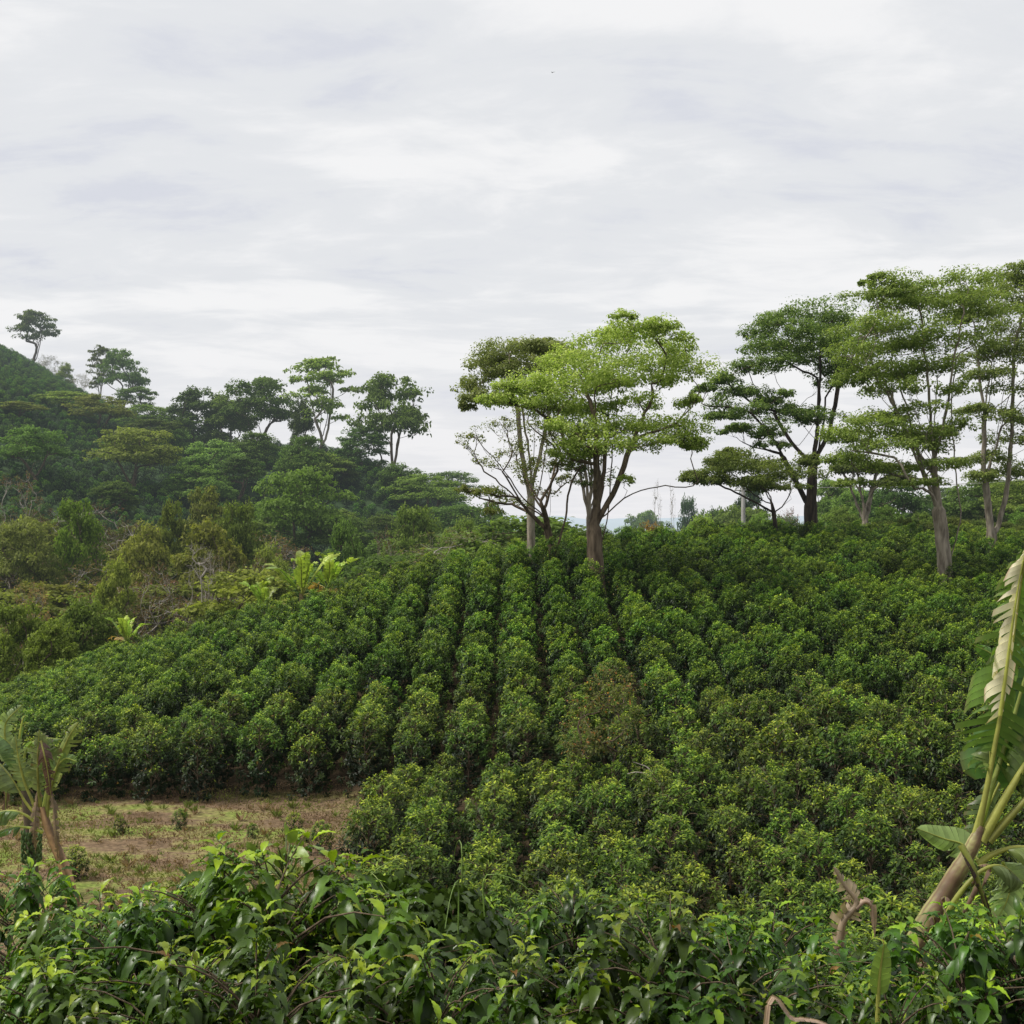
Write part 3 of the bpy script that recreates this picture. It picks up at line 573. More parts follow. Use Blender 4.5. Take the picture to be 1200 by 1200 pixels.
T('dome', 232, 452, 230, 84, 'very dark dense tree at the left of the ridge grove', (.5,.62,.68))
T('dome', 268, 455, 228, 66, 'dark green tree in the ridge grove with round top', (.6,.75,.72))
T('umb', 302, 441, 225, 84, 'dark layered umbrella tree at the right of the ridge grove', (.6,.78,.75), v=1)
T('tall', 376, 418, 215, 92, 'tall pale open-crowned tree standing out on the ridge', (1.8,1.8,1.8), v=0)
T('dome', 352, 462, 216, 30, 'small dark tree hugging the left side of the tall pale one', (.55,.68,.68))
T('umb', 460, 438, 205, 96, 'tall dark tree with feathery layers on the right end of the ridge', (.95,1.05,1.05), v=0)
T('dome', 425, 497, 208, 76, 'dark broad tree on the ridge left of the feathery one', (.55,.7,.7))
T('umb', 246, 516, 190, 78, 'silvery green umbrella tree halfway down the hillside', (1.1,1.25,1.35))
T('dome', 355, 508, 190, 58, 'mid green round tree below the tall pale ridge tree', (.75,.9,.8))
T('umb', 350, 547, 150, 100, 'bright green broad tree in front of the dark hillside', (1.05,1.3,1.0), v=1)
T('dome', 205, 500, 215, 50, 'dark tree tucked left of the ridge grove', (.55,.72,.65))
T('dome', 300, 505, 205, 60, 'dark hillside tree under the ridge grove', (.5,.65,.6))
T('dome', 395, 535, 195, 56, 'dark round tree on the slope under the ridge gap', (.55,.7,.65))
T('dome', 470, 540, 195, 60, 'dark bushy tree at the foot of the feathery ridge tree', (.55,.72,.72))
# middle valley
T('dome', 90, 580, 120, 58, 'dark green bushy upright tree rising from the valley wood at left', (.8,1.15,.6))
T('umb', 20, 470, 205, 70, 'pinkish tinged open tree at the left edge of the hillside', (1.2,1.0,1.05))
T('scrub', 25, 548, 135, 70, 'pinkish brown feathery tree at the left edge', (1.25,1.05,1.1))
T('umb', 25, 605, 115, 80, 'grey-green feathery tree at the left edge below the pinkish one', (1.05,1.0,1.15))
T('dome', 203, 582, 125, 50, 'light green round-topped tree in the valley wood left of the olive one', (1.1,1.2,.8))
T('umb', 240, 571, 128, 62, 'pale brownish-topped tree in the middle of the valley wood', (1.35,1.15,1.2))
T('dome', 280, 582, 120, 62, 'green tree at the right side of the valley wood', (1.0,1.15,.8))
T('dome', 245, 605, 108, 100, 'olive brown broad tree in the valley behind the bare white tree', (1.25,1.0,.85))
T('dome', 165, 605, 112, 70, 'dull olive tree in the valley wood right of the dark upright tree', (1.1,1.0,.9))
T('scrub', 187, 650, 88, 80, 'reddish brown feathery tree left of the bare white tree', (1.1,.95,1.0), v=1)
T('bare', 232, 628, 84, 62, 'leafless white-stemmed tree at the field edge', rz=2.2)
T('scrub', 255, 640, 92, 70, 'grey twiggy tree behind the bare white one', (.9,.85,1.0))
T('scrub', 36, 672, 82, 56, 'bush with pinkish dry flower heads left of the valley', (2.3,1.6,1.9), v=0)
T('dome', 135, 650, 95, 60, 'olive shrubby tree above the small banana plant', (1.2,1.1,.85))
T('dome', 105, 690, 78, 90, 'grey-green spreading shrub tree left of the small banana plant', (1.15,1.15,.95))
T('dome', 20, 700, 74, 80, 'olive green shrub tree at the left edge above the coffee', (1.2,1.2,.85))
T('dome', 62, 722, 66, 80, 'low green shrub tree at the lower left field edge', (.95,1.05,.75))
T('dome', 320, 630, 105, 60, 'dull green tree behind the three banana plants', (.95,.95,.85))
T('scrub', 300, 640, 95, 60, 'brown scrubby tree left of the banana plants', (.95,.9,.85))
T('dome', 485, 588, 125, 72, 'light green round tree in the valley right of the banana plants', (1.15,1.35,1.05), v=1)
T('scrub', 452, 612, 98, 46, 'brown dry tree right of the three banana plants', (1.0,.95,.9), v=1)
T('scrub', 507, 640, 80, 50, 'low tan shrub at the crest of the field', (1.2,1.1,.95))
T('dome', 405, 605, 110, 60, 'dark green tree behind the banana plants at their right', (.75,.95,.85))
T('dome', 540, 600, 110, 60, 'mid green tree behind the field crest left of the leaning tree', (.85,1.05,.85))
T('umb', 525, 552, 240, 70, 'hazy flat-topped tree at the right foot of the ridge', (.8,.9,1.0))
T('dome', 575, 585, 160, 60, 'dark hazy tree under the leaning thin-leaved tree', (.65,.85,.8))
T('dome', 590, 608, 100, 50, 'green bushy tree just behind the base of the leaning tree', (.8,1.0,.8))
T('dome', 745, 614, 95, 40, 'green bush at the crest right of the tall shade tree', (.8,1.0,.8))
T('umb', 756, 597, 330, 56, 'distant hazy flat umbrella tree on the horizon', (.9,1.0,1.1))
T('dome', 762, 608, 120, 44, 'orange brown leafy tree on the crest', (2.2,1.0,.9))
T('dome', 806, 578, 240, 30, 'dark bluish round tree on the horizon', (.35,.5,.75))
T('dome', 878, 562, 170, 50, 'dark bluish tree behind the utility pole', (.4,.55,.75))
T('dome', 830, 599, 130, 70, 'pale green low tree on the crest left of the utility pole', (1.3,1.4,1.1))
T('bare', 770, 556, 230, 14, 'thin bare stem tree left of the dark bluish round one')
T('bare', 787, 562, 235, 14, 'thin bare stem tree touching the dark bluish round one')
T('dome', 900, 596, 120, 60, 'mid green low tree right of the utility pole', (1.0,1.2,.9))
T('scrub', 925, 590, 110, 36, 'reddish brown dry tree behind the dark tree trunk', (1.5,.9,.95))
T('umb', 975, 560, 150, 60, 'hazy light green tree right of the dark trunk', (1.1,1.3,1.2))
T('dome', 985, 590, 110, 50, 'green rounded tree between the dark trunk and the fork-trunked tree', (.9,1.1,.8))
T('dome', 1055, 560, 130, 80, 'dark green tree in the right background between the trunks', (.6,.8,.75))
T('dome', 1040, 590, 105, 50, 'mid green low tree left of the large pale trunk', (.85,1.05,.85))
T('dome', 1140, 555, 125, 80, 'green tree between the two pale-trunked trees', (.7,.9,.8))
T('umb', 1200, 560, 120, 80, 'light green tree at the right edge background', (1.1,1.3,1.0))
T('dome', 1080, 598, 100, 50, 'low green tree directly behind the large pale trunk', (.9,1.1,.8))
T('dome', 1205, 590, 98, 60, 'low leafy tree at the right edge behind the field', (.9,1.1,.8))
# random valley and hill fillers
r = np.random.default_rng(77); nfill = 0
for _ in range(4000):
    if nfill >= 95: break
    Y = r.uniform(84, 250); px = r.uniform(-60, 640); x = (px-600)/FPX*Y; g = gz(x, Y)
    yb = 600-g/Y*FPX
    if Y > 140 and px < 430 and r.random() < .62: continue
    h = r.uniform(4.5, 8.5) if Y < 140 else r.uniform(4, 8)
    ytop = yb-h/Y*FPX
    if px < 300 and ytop < 560 and Y < 140: continue
    if Y > 175 and px < 170: continue
    if Y > 195 and px > 200: continue
    kind = r.choice(['dome', 'dome', 'umb', 'scrub']) if Y < 140 else r.choice(['dome', 'umb'])
    d = r.uniform(.65, 1.15)
    olive = Y < 140 and px < 330
    tint = (d*(1.25 if olive else .9), d*(1.08 if olive else 1.1), d*(.85 if olive else .95))
    far = Y > 140
    T(kind, px, ytop, Y, r.uniform(1.0, 1.5)*h/Y*FPX*1.15, 'small tree scattered over the far hillside' if far else ('olive coloured tree filling the valley wood at left' if olive else 'green tree filling the valley behind the coffee field'),
      tint, group='trees on the far hillside' if far else ('trees of the valley wood' if olive else 'trees behind the coffee field'))
    nfill += 1
for q in range(26):                                   # a belt of trees far right and on the horizon
    px = r.uniform(820, 1260); Y = r.uniform(120, 260); T(r.choice(['dome', 'umb']), px, r.uniform(560, 590) if px > 960 else r.uniform(592, 604), Y, r.uniform(40, 70),
      'small background tree in the belt behind the crest at right', tuple(r.uniform(.6, 1.0)*np.array([.95, 1.15, 1.05])), group='trees behind the crest at right')

# ------------------------------------------------------------------ coffee planting
r = np.random.default_rng(5); cand = []
def px_of(x, Y): return 600+x/Y*FPX
def inclear(x, Y):
    px = px_of(x, Y); return Y > 10.5 and Y < 32 and px < 425-(32-Y)*1.0
def boundary(px): return np.interp(px, [0, 420, 600, 900, 1100, 1300], [31.5, 31.5, 30, 27.5, 26.5, 26])
# plot one: rows running straight up the slope
for X in np.arange(-75, 60, 1.42):
    for Y0 in np.arange(26, 84, 1.08):
        px = px_of(X, Y0); u = np.clip((px-720)/500, 0, 1)
        x = X+r.normal(0, .07+.20*u); Y = Y0+r.normal(0, .12+.3*u)+.4*math.sin(X*3)
        px = px_of(x, Y)
        if Y < boundary(px)+.8+.25*math.sin(X*5): continue
        far = np.interp(px, [-50, 0, 100, 200, 300, 400, 500, 600, 700, 800, 1300], [62, 63, 63, 62, 60, 62, 64, 66, 76, 80, 82])
        if Y > far or px < -120 or px > 1290: continue
        if r.random() < .02: continue
        cand.append((x, Y, r.choice([.8, .9, 1.0, 1.06, 1.14], p=[.08, .22, .3, .25, .15])*r.uniform(.96, 1.04), 0))
# plot two: lower right, tips brighter, rows running across
for Y0 in np.arange(11.5, 31, 1.35):
    for X0 in np.arange(-20, 26, 1.15):
        x = X0+r.normal(0, .22); Y = Y0+r.normal(0, .2)+.12*X0*(.4)
        px = px_of(x, Y)
        if inclear(x, Y) or Y > boundary(px) or Y < 11 or px < -80 or px > 1290: continue
        if px < 430 and Y > 10.5: continue
        cand.append((x, Y, r.uniform(.78, 1.0), 1))
cand.sort(key=lambda a: a[1])
NIND = 270
ind, rest = cand[:NIND], cand[NIND:]
edge = 0
for i, (x, Y, s, plot) in enumerate(ind):
    z = gz(x, Y)
    if plot: lab, grp, tint = 'coffee bush with bright yellow-green tips in the lower plot right of the clearing', 'coffee bushes of the lower plot', (.98, .98, .85)
    else: lab, grp, tint = 'dense green coffee bush in the rows running up the slope', 'coffee bushes of the slope rows', (1, 1, 1)
    coffee((x, Y, z), r.uniform(0, 6.28), s*(.95 if plot else 1.0), int(r.integers(0, 7)), lab, grp, tint=tint)
src = [o for o in COL.objects if o.name.startswith('foliage') and o.data in [c[0] for c in COF]]
srcs = [next(o for o in src if o.data == c[0]) for c in COF]
P = np.array([(x, Y, gz(x, Y)) for x, Y, s, p in rest])
stuff_points('coffee_rows', P, r.uniform(0, 6.28, len(P)), [c[2] for c in rest], r.integers(0, 7, len(P)), srcs,
             'dense rows of coffee bushes covering the upper slope to the crest', 'coffee bushes', (.92, 1.0, .95))
# coffee plants covering the far hillside
pts = []
for Y in np.arange(125, 345, 2.3):
    for x in np.arange(-175, 10, 1.9):
        xx = x+r.normal(0, .3); px = px_of(xx, Y)
        if -60 < px < 560 and r.random() < .9: pts.append((xx, Y+r.normal(0, .3)))
pts = np.array(pts); P = np.column_stack([pts, ground(pts[:, 0], pts[:, 1])])
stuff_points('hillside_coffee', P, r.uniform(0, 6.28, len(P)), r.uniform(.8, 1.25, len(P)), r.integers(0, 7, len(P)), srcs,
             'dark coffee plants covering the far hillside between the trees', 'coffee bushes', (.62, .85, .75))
# undergrowth of the valley and of the ground behind the crest
pts = []
for _ in range(2600):
    Y = r.uniform(63, 150); px = r.uniform(-80, 1280); 
    far = np.interp(px, [-50, 200, 400, 600, 700, 1300], [65, 64, 65, 69, 80, 86])
    if Y < far+1: continue
    pts.append((( px-600)/FPX*Y, Y))
pts = np.array(pts); P = np.column_stack([pts, ground(pts[:, 0], pts[:, 1])-.3])
us = [next(o for o in COL.objects if o.name.startswith('crown') and o.data == PR[k][v][1]) for k, v in (('dome', 0), ('dome', 1), ('scrub', 0), ('dome', 2))]
stuff_points('undergrowth', P, r.uniform(0, 6.28, len(P)), r.uniform(.16, .30, len(P)), r.integers(0, 4, len(P)), us,
             'tangled shrubs filling the valley floor between the trees', 'undergrowth', (.6, .62, .55))

# ------------------------------------------------------------------ foreground coffee bushes (px, py of the top, distance, size, variant)
FG = [(262,1032,5.9,.95,0,'coffee bush pressed against the left side of the tallest foreground one'),
 (372,1024,5.8,.95,2,'coffee bush pressed against the right side of the tallest foreground one'),
 (150,1075,5.8,.95,0,'coffee bush in front of the yellow-tipped one at lower left'),
 (300,1120,4.6,.8,0,'coffee bush at the bottom edge directly in front of the tallest one'),
 (510,1135,4.8,.85,0,'coffee bush at the bottom edge under the vine mound'),
 (28,1028,8.2,1.0,0,'coffee bush in the lower left corner below the left banana plant'),
 (120,1058,7.0,1.0,1,'coffee bush right of the lower left corner with yellow tips leaning over'),
 (205,1042,6.6,.95,2,'coffee bush left of the tall dark drooping foreground one'),
 (318,1000,5.6,1.15,1,'tallest foreground coffee bush with large dark drooping leaves'),
 (60,1135,5.3,.9,2,'coffee bush cut by the bottom edge near the left corner'),
 (215,1130,4.9,.85,0,'coffee bush at the bottom edge under the tall dark drooping one'),
 (405,1060,6.2,.95,0,'coffee bush between the tall drooping one and the vine mound'),
 (415,1130,4.9,.8,2,'low coffee bush at the bottom edge left of the vine mound'),
 (585,1068,7.6,.95,1,'coffee bush just right of the vine mound'),
 (600,1135,5.6,.9,0,'coffee bush at the bottom edge right of the vine mound'),
 (672,1044,8.0,.95,2,'light-tipped coffee bush in the middle of the foreground'),
 (700,1130,5.6,.9,1,'coffee bush at the bottom edge in the middle'),
 (785,1080,5.4,.95,0,'glossy coffee bush with big bright drooping leaves right of the bottom middle'),
 (760,1068,8.2,.9,0,'coffee bush behind the glossy big-leaved one'),
 (865,1104,5.2,.9,2,'glossy coffee bush at the bottom right of the middle'),
 (905,1082,6.8,.95,1,'coffee bush left of the dead upright banana leaf'),
 (960,1150,5.4,.85,0,'coffee bush in front of the dead upright banana leaf'),
 (1045,1165,5.0,.8,1,'low coffee bush in front of the right banana trunk'),
 (1128,1092,5.7,.95,0,'dark coffee bush right of the right banana trunk'),
 (1195,1078,5.9,.95,2,'dark coffee bush in the lower right corner'),
 (1010,1108,8.4,.9,2,'coffee bush right of the dead upright banana leaf')]
for k, (px, py, Y, s, v, lab) in enumerate(FG):
    x = (px-600)/FPX*Y; g = gz(x, Y); ztop = (600-py)/FPX*Y; Hh = ztop-g; hb = [2.0, 1.9, 2.1, 1.95][v]
    coffee((x, Y, g), k*2.1, s, (v if k % 3 else 3) if False else v, lab, None, near=True, sz=max((Hh+.12)/(hb*s), .4), tint=(1, 1, .85))
k = 0
for Y0 in (9.2, 10.4):
    for X0 in np.arange(-4.6, 5.4, 1.2):
        if 1.9 < X0 < 3.6: continue
        x = X0+r.normal(0, .15); Y = Y0+r.normal(0, .15); k += 1
        coffee((x, Y, gz(x, Y)), r.uniform(0, 6), r.uniform(.8, .95), k % 3, 'coffee bush in the band just behind the nearest foreground bushes', 'coffee bushes behind the nearest ones', near=True, tint=(1.1, 1.05, .8))
# saplings in the clearing
for px, py, Y, s, lab in [(141,955,29.0,.24,'tiny coffee sapling alone at the back left of the clearing'),(211,953,29.5,.28,'tiny coffee sapling at the back middle of the clearing'),
 (88,1010,24.6,.42,'small coffee sapling beside the left banana trunk'),(258,988,25.5,.32,'coffee sapling near the front of the clearing'),(300,1000,24.5,.3,'coffee sapling right of the front one in the clearing'),
 (344,968,28,.34,'coffee sapling at the right end of the clearing'),(296,968,28.5,.2,'pale tiny coffee sapling in the right half of the clearing'),(376,985,26.5,.4,'dark coffee sapling where the clearing meets the lower plot')]:
    x = (px-600)/FPX*Y; coffee((x, Y, gz(x, Y)), px, s, px % 5, lab, 'saplings in the clearing', tint=(1.2, 1.15, .9))

# ------------------------------------------------------------------ grass of the clearing
n = 42000; px = r.uniform(-40, 470, n); Y = r.uniform(19.5, 34, n); x = (px-600)/FPX*Y; z = ground(x, Y)
pn = np.sin(x*.9+1.3*np.sin(Y*.8))+np.sin(Y*1.7+x*.5)+.6*np.sin(x*2.3-Y*1.1); keep = (pn+r.normal(0, .5, n)) > -.7
x, Y, z, pn = x[keep], Y[keep], z[keep], pn[keep]; n = len(x)
green = np.clip((pn-.2)/1.6, 0, 1)[:, None]; c = np.array([.21, .15, .085])*(1-green)+np.array([.17, .21, .045])*green
acc = Acc(); Ln = r.uniform(.04, .10, n)
dr = np.column_stack([r.normal(0, .6, n), r.normal(0, .6, n), r.uniform(.4, 1, n)]); up = r.normal(0, 1, (n, 3))
leaves(acc, np.column_stack([x, Y, z-.01]), dr, up, Ln, Ln*.35, c*r.uniform(.7, 1.25, (n, 1)), 'card', r)
nt_ = 420; px = r.uniform(-30, 440, nt_); Yt = r.uniform(21, 32.5, nt_); xt = (px-600)/FPX*Yt; zt = ground(xt, Yt)
I = np.repeat(np.arange(nt_), 16); n = len(I); th = r.uniform(0, 6.28, n); sz_ = r.choice([.10, .16, .26], nt_, p=[.55, .35, .10])[I]
gcol = np.where(r.random(nt_)[:, None] < .55, np.array([[.13, .18, .04]]), np.array([[.25, .19, .10]]))[I]
leaves(acc, np.column_stack([xt[I], Yt[I], zt[I]])+r.normal(0, .03, (n, 3))*np.array([1, 1, 0]), np.column_stack([np.cos(th)*.6, np.sin(th)*.6, r.uniform(.4, 1.2, n)]), r.normal(0, 1, (n, 3)), sz_, sz_*.16, gcol*r.uniform(.7, 1.25, (n, 1)), 'card', r)
g_ = part('short_grass', acc.mesh('short_grass', M_GRASS)); tag(g_, 'short dry and green grass covering the small clearing', 'grass', kind='stuff')

# ------------------------------------------------------------------ banana plants
def ban_leaf(acc, ctrl, wl, wr, seed, tear=.35, droop=(.3, .3), col=(.10, .17, .035), edge=None, brown=0., prof='leaf', fold_up=0., n=26, side_hint=None, sweep=.42, petiole=.12, stem=None, rstem=.016, scol=(.38, .42, .10)):
    """blade along a midrib curve; wl / wr half widths in metres; droop: how far each half hangs"""
    r = np.random.default_rng(seed); c = curve(ctrl, n+1); t = np.linspace(0, 1, n+1)
    tg = unit(np.gradient(c, axis=0)); Len = np.linalg.norm(np.diff(c, axis=0), axis=1).sum()
    wp = lambda s: (0 if s < petiole else math.sin(min(1, (s-petiole)/(1-petiole)*1.02)**.62*PI)**.55 if s < .999 else 0)
    cb = np.array(col)
    for sg, w0, dp in ((-1, wl, droop[0]), (1, wr, droop[1])):
        d = dp; gap = 0
        for i in range(n):
            if t[i] < petiole: continue
            torn = r.random() < tear
            if torn: d = dp+r.normal(0, .42)
            base = side_hint if side_hint is not None else np.array([0, 0, 1.])
            m = 5; rows = []
            gp = r.choice([.3, .7, 1.2], p=[.45, .35, .2])/n if torn else r.uniform(0, .15)/n; tn_ = [t[i], t[i+1]]
            for q, s in enumerate(tn_):
                row = []; wob = r.uniform(.68, 1.0) if torn else 1
                for j in range(m):
                    a = j/(m-1); f = min((s-(gp*a if q == 1 else 0))*n, n); i0 = min(int(f), n-1); fr = f-i0; p = c[i0]*(1-fr)+c[i0+1]*fr; g = unit(tg[i0]*(1-fr)+tg[i0+1]*fr)
                    S = unit(np.cross(g, base))*sg; Up = unit(np.cross(S, g))*sg
                    if side_hint is None and Up[2] < 0: Up = -Up
                    w = w0*wp(s)*wob; ang = fold_up-d*(a**1.1)*1.5
                    hor = math.cos(ang); ver = math.sin(ang)
                    row.append(p+S*w*a*hor*(1-.1*a)+Up*w*a*ver*.8+g*w*a*sweep+np.array([0, 0, -abs(d)*w*a*a*.35]))
                rows.append(row)
            V = np.array(rows[0]+rows[1]); F = [[j, j+1, m+j+1, m+j] for j in range(m-1)]
            C = np.tile(cb*r.uniform(.72, 1.2), (2*m, 1)); C[m:] *= .86
            if edge is not None or brown > 0:
                bb = brown if r.random() < .8 else brown*.4
                for j in range(m):
                    a = j/(m-1); k_ = np.clip((a-(1-bb))*4+(.0), 0, 1) if bb > 0 else 0
                    for q in (j, m+j): C[q] = C[q]*(1-k_)+np.array(edge if edge is not None else (.16, .09, .05))*k_
            acc.add(V, F, C)
    rr = np.linspace(rstem, rstem*.15, n+1); (stem or acc).add(*_tube_raw(c+np.array([0, 0, -.002]), rr, 6), scol)
def _tube_raw(pts, rad, sides):
    a = Acc(); tube(a, pts, rad, sides); return a.V[0], a.F[4][0]

# small banana clumps at the field edge (copied)
def small_banana_meshes(seed):
    r = np.random.default_rng(seed); out = []
    st = Acc(); tube(st, curve([(0, 0, -.2), (.02, 0, .5), (.0, .03, 1.0)], 6), np.linspace(.09, .05, 6), 8, (.17, .13, .05)); stem = st.mesh('pseudostem', M_BANSTEM, True)
    for k in range(11):
        th = k*2.4+r.normal(0, .2); el = (r.uniform(.75, 1.45) if k < 10 else .2) if k else 1.45; L_ = r.uniform(1.0, 1.5); a = Acc()
        d = np.array([math.cos(th)*math.cos(el), math.sin(th)*math.cos(el), math.sin(el)]); p0 = np.array([0, 0, .95])
        ban_leaf(a, [p0, p0+d*L_*.4, p0+d*L_*.75+np.array([0, 0, -.06]), p0+d*L_+np.array([math.cos(th)*.15, math.sin(th)*.15, -.28])], (.16 if k else .13), .16, seed*10+k, tear=.3,
                 droop=(.15, .15), col=(.36, .50, .08) if k < 10 else (.34, .24, .04), n=16, fold_up=.2, petiole=.12)
        out.append(a.mesh('leaf', M_BANANA, False))
    return stem, out
SB = [small_banana_meshes(3), small_banana_meshes(4)]
def small_banana(px, py, Y, hpx, v, rz, label):
    x = (px-600)/FPX*Y; g = gz(x, Y); h = (600-py)/FPX*Y-g; s = hpx/FPX*Y/1.25
    o = empty('banana_plant', (x, Y, max(g, g+h-2.05*s)), rz, (s, s, s)); part('pseudostem', SB[v][0], o)
    for m in SB[v][1]: part('leaf', m, o)
    tag(o, label, 'banana plant', 'banana plants at the field edge'); 
    if h-2.05*s > .1:
        a = Acc(); hh = (h-2.05*s)/s; tube(a, curve([(0, 0, -hh-.3), (.05, 0, -hh*.5), (0, 0, 0)], 5), np.linspace(.12, .09, 5), 8, (.15, .11, .05)); part('lower_stem', a.mesh('lower_stem', M_BANSTEM, True), o)
small_banana(308, 672, 59, 46, 0, .4, 'leftmost of the three bright banana plants on the field edge')
small_banana(354, 650, 58, 62, 1, 1.2, 'middle and tallest bright banana plant of the three on the field edge')
small_banana(386, 646, 60, 56, 0, 3.1, 'rightmost of the three bright banana plants on the field edge')
small_banana(148, 720, 60, 36, 1, 4.0, 'small lone banana plant at the left field edge with a yellowing leaf')

def px_pts(lst, Y0, base):
    return [at(p[0], p[1], p[2] if len(p) > 2 else Y0)-base for p in lst]
# -- right banana plant
Y = 7.0; B = at(1050, 1160, Y); B[2] = gz(B[0], Y); rb = empty('banana_plant', B)
tag(rb, 'big leaning banana plant with torn leaves at the right edge', 'banana plant')
a = Acc(); c = curve([np.array([-.05, 0, -.1])] + px_pts([(1045,1195),(1066,1120),(1105,1050),(1135,1000),(1150,968)], Y, B), 70)
rad = np.interp(np.linspace(0, 1, 70), [0, .5, .75, .9, 1], [.072, .062, .045, .036, .024]); rad = rad*(1+.035*np.sin(np.arange(70)*.55)+.02*np.sin(np.arange(70)*1.9))
tube(a, c, rad, 24, (.16, .12, .055))
V = a.V[0]; q = np.random.default_rng(3); ii = np.arange(len(V)); an = ii % 24; al = ii//24; st_ = q.normal(0, 1, 24)[an]*.5+q.normal(0, .25, len(V))+np.sin(al*.23+an*.35)*.7+.5*np.sin(al*.09); st_ = np.clip(st_*.5+.5, 0, 1)[:, None]; st_ = st_*np.clip(.35+al/70*.9, 0, 1)[:, None]; tcol = np.array([[.17,.10,.06]])*(1-st_)+np.array([[.36,.36,.13]])*st_; a.C = [tcol]
part('pseudostem', a.mesh('pseudostem', M_BANSTEM, True), rb)
a = Acc()
for s_ in range(9):                                   # dry sheath flaps
    b0 = c[12+5*s_]; q = np.random.default_rng(30+s_); d = np.array([q.normal(0, .5), -1, 0]); d = unit(d); p0 = b0+d*.09
    ban_leaf(a, [p0, p0+np.array([.02, -.03, .02])+d*.03, p0+np.array([q.normal(0, .03), -.05, -.10]), p0+np.array([q.normal(0, .05), -.04, -.22])], .03, .03, s_, tear=.2, col=(.30,.20,.14), n=7, petiole=.0, rstem=.004)
part('dry_sheath', a.mesh('dry_sheath', M_BANANA), rb)
def rleaf(ctrl, wl, wr, seed, **kw):
    a = Acc(); ban_leaf(a, px_pts(ctrl, Y, B), wl, wr, seed, **kw); o = part('leaf', a.mesh('leaf', M_BANANA), rb); return o
VW = np.array([.15, -1, .1])   # blades face the valley mouth
rleaf([(1146,975),(1158,915),(1170,850),(1184,770),(1194,700),(1205,630,6.9)], .27, .20, 1, tear=.65, sweep=-.30, droop=(.55,.3), col=(.11,.24,.035), brown=.10, edge=(.3,.26,.12), n=46, petiole=.24, side_hint=VW, rstem=.02)
o = rleaf([(1172,838,6.9),(1180,780,6.88),(1188,720,6.85),(1196,672,6.83),(1203,640,6.8)], .15, .05, 2, tear=.5, sweep=-.5, droop=(.75,.3), col=(.66,.62,.45), edge=(.36,.25,.15), brown=.2, n=24, petiole=0., side_hint=VW, rstem=.012); o['label'] = 'cream dried folded leaf'
rleaf([(1140,985),(1152,940),(1160,905),(1160,880)], .14, .05, 3, tear=.4, droop=(.4,.4), col=(.13,.20,.05), n=18, petiole=.62, side_hint=VW, rstem=.018)
rleaf([(1140,1000,7.1),(1160,930,7.1),(1185,850,7.15),(1210,760,7.2),(1225,680,7.3)], .30, .3, 4, tear=.5, sweep=-.2, droop=(.5,.5), col=(.09,.17,.04), brown=.1, n=26, petiole=.3, side_hint=VW, rstem=.022)
rleaf([(1150,985),(1175,940),(1205,890),(1240,840)], .22, .22, 5, tear=.4, droop=(.4,.4), col=(.10,.17,.04), n=20, petiole=.45, side_hint=VW, rstem=.035)
rleaf([(1158,985),(1185,955),(1215,925),(1260,900)], .22, .22, 6, tear=.4, droop=(.4,.4), col=(.10,.16,.04), n=20, petiole=.5, side_hint=VW, rstem=.032)
rleaf([(1146,1012),(1165,1000),(1195,992),(1240,1000)], .2, .2, 7, tear=.3, droop=(.6,.6), col=(.18,.26,.08), n=20, petiole=.5, rstem=.024)
rleaf([(1100,1090,6.85),(1122,1050,6.8),(1150,1020,6.8),(1175,1015,6.85),(1200,1035,6.9)], .10, .12, 8, tear=.2, droop=(.4,.7), col=(.20,.28,.10), n=20, petiole=.6, rstem=.020)
rleaf([(1160,1000,7.2),(1150,1010,7.25),(1130,990,7.3),(1105,982,7.3),(1074,970,7.3)], .13, .10, 9, tear=.03, droop=(.1,.1), col=(.30,.42,.15), n=18, petiole=.3, side_hint=np.array([0,-1,.5]), rstem=.012)
rleaf([(1175,1010,7.15),(1185,1030,7.15),(1180,1055,7.15),(1168,1078,7.15)], .20, .15, 10, tear=.35, droop=(.3,.3), col=(.28,.38,.16), n=16, petiole=.0, side_hint=VW, rstem=.01)
rleaf([(1215,820,7.6),(1190,795,7.6),(1165,768,7.6),(1142,756,7.6)], .07, .07, 11, tear=.3, droop=(.2,.2), col=(.13,.24,.05), n=14, petiole=.2, side_hint=VW, rstem=.01)
rleaf([(1190,880,7.5),(1165,930,7.5),(1150,965,7.5),(1135,1000,7.5)], .14, .14, 12, tear=.6, droop=(.3,.3), col=(.13,.19,.08), brown=.15, n=18, petiole=.1, side_hint=VW, rstem=.01)
o = rleaf([(1126,990,6.75),(1140,1015,6.72),(1152,1050,6.75),(1166,1090,6.8)], .028, .028, 13, tear=.2, droop=(.8,.8), col=(.10,.07,.06), n=14, petiole=.0, rstem=.02); o['label'] = 'brown withered leaf stalk'

# -- dead upright leaf stalk left of it, and young sucker
Yd = 7.6; B2 = at(985, 1105, Yd); B2[2] = gz(B2[0], Yd); od = empty('dead_banana_plant', B2); tag(od, 'pale brown withered banana stalk with crumpled leaf standing among the coffee', 'dead plant')
a = Acc(); ban_leaf(a, px_pts([(983,1112),(988,1080),(1004,1058),(990,1038),(977,1016)], Yd, B2), .10, .10, 5, tear=.75, droop=(.35,.5), col=(.62,.46,.35), edge=(.30,.19,.13), brown=.25, n=20, petiole=.0, side_hint=VW, rstem=.03, scol=(.50,.37,.27))
part('leaf', a.mesh('leaf', M_BANANA), od)
a = Acc(); ban_leaf(a, px_pts([(1003,1064),(1013,1056),(1022,1064),(1025,1098)], Yd, B2), .045, .045, 6, tear=.5, droop=(.5,.5), col=(.46,.33,.25), n=10, petiole=.0, side_hint=VW, rstem=.02, scol=(.50,.37,.27))
part('leaf', a.mesh('leaf', M_BANANA), od)
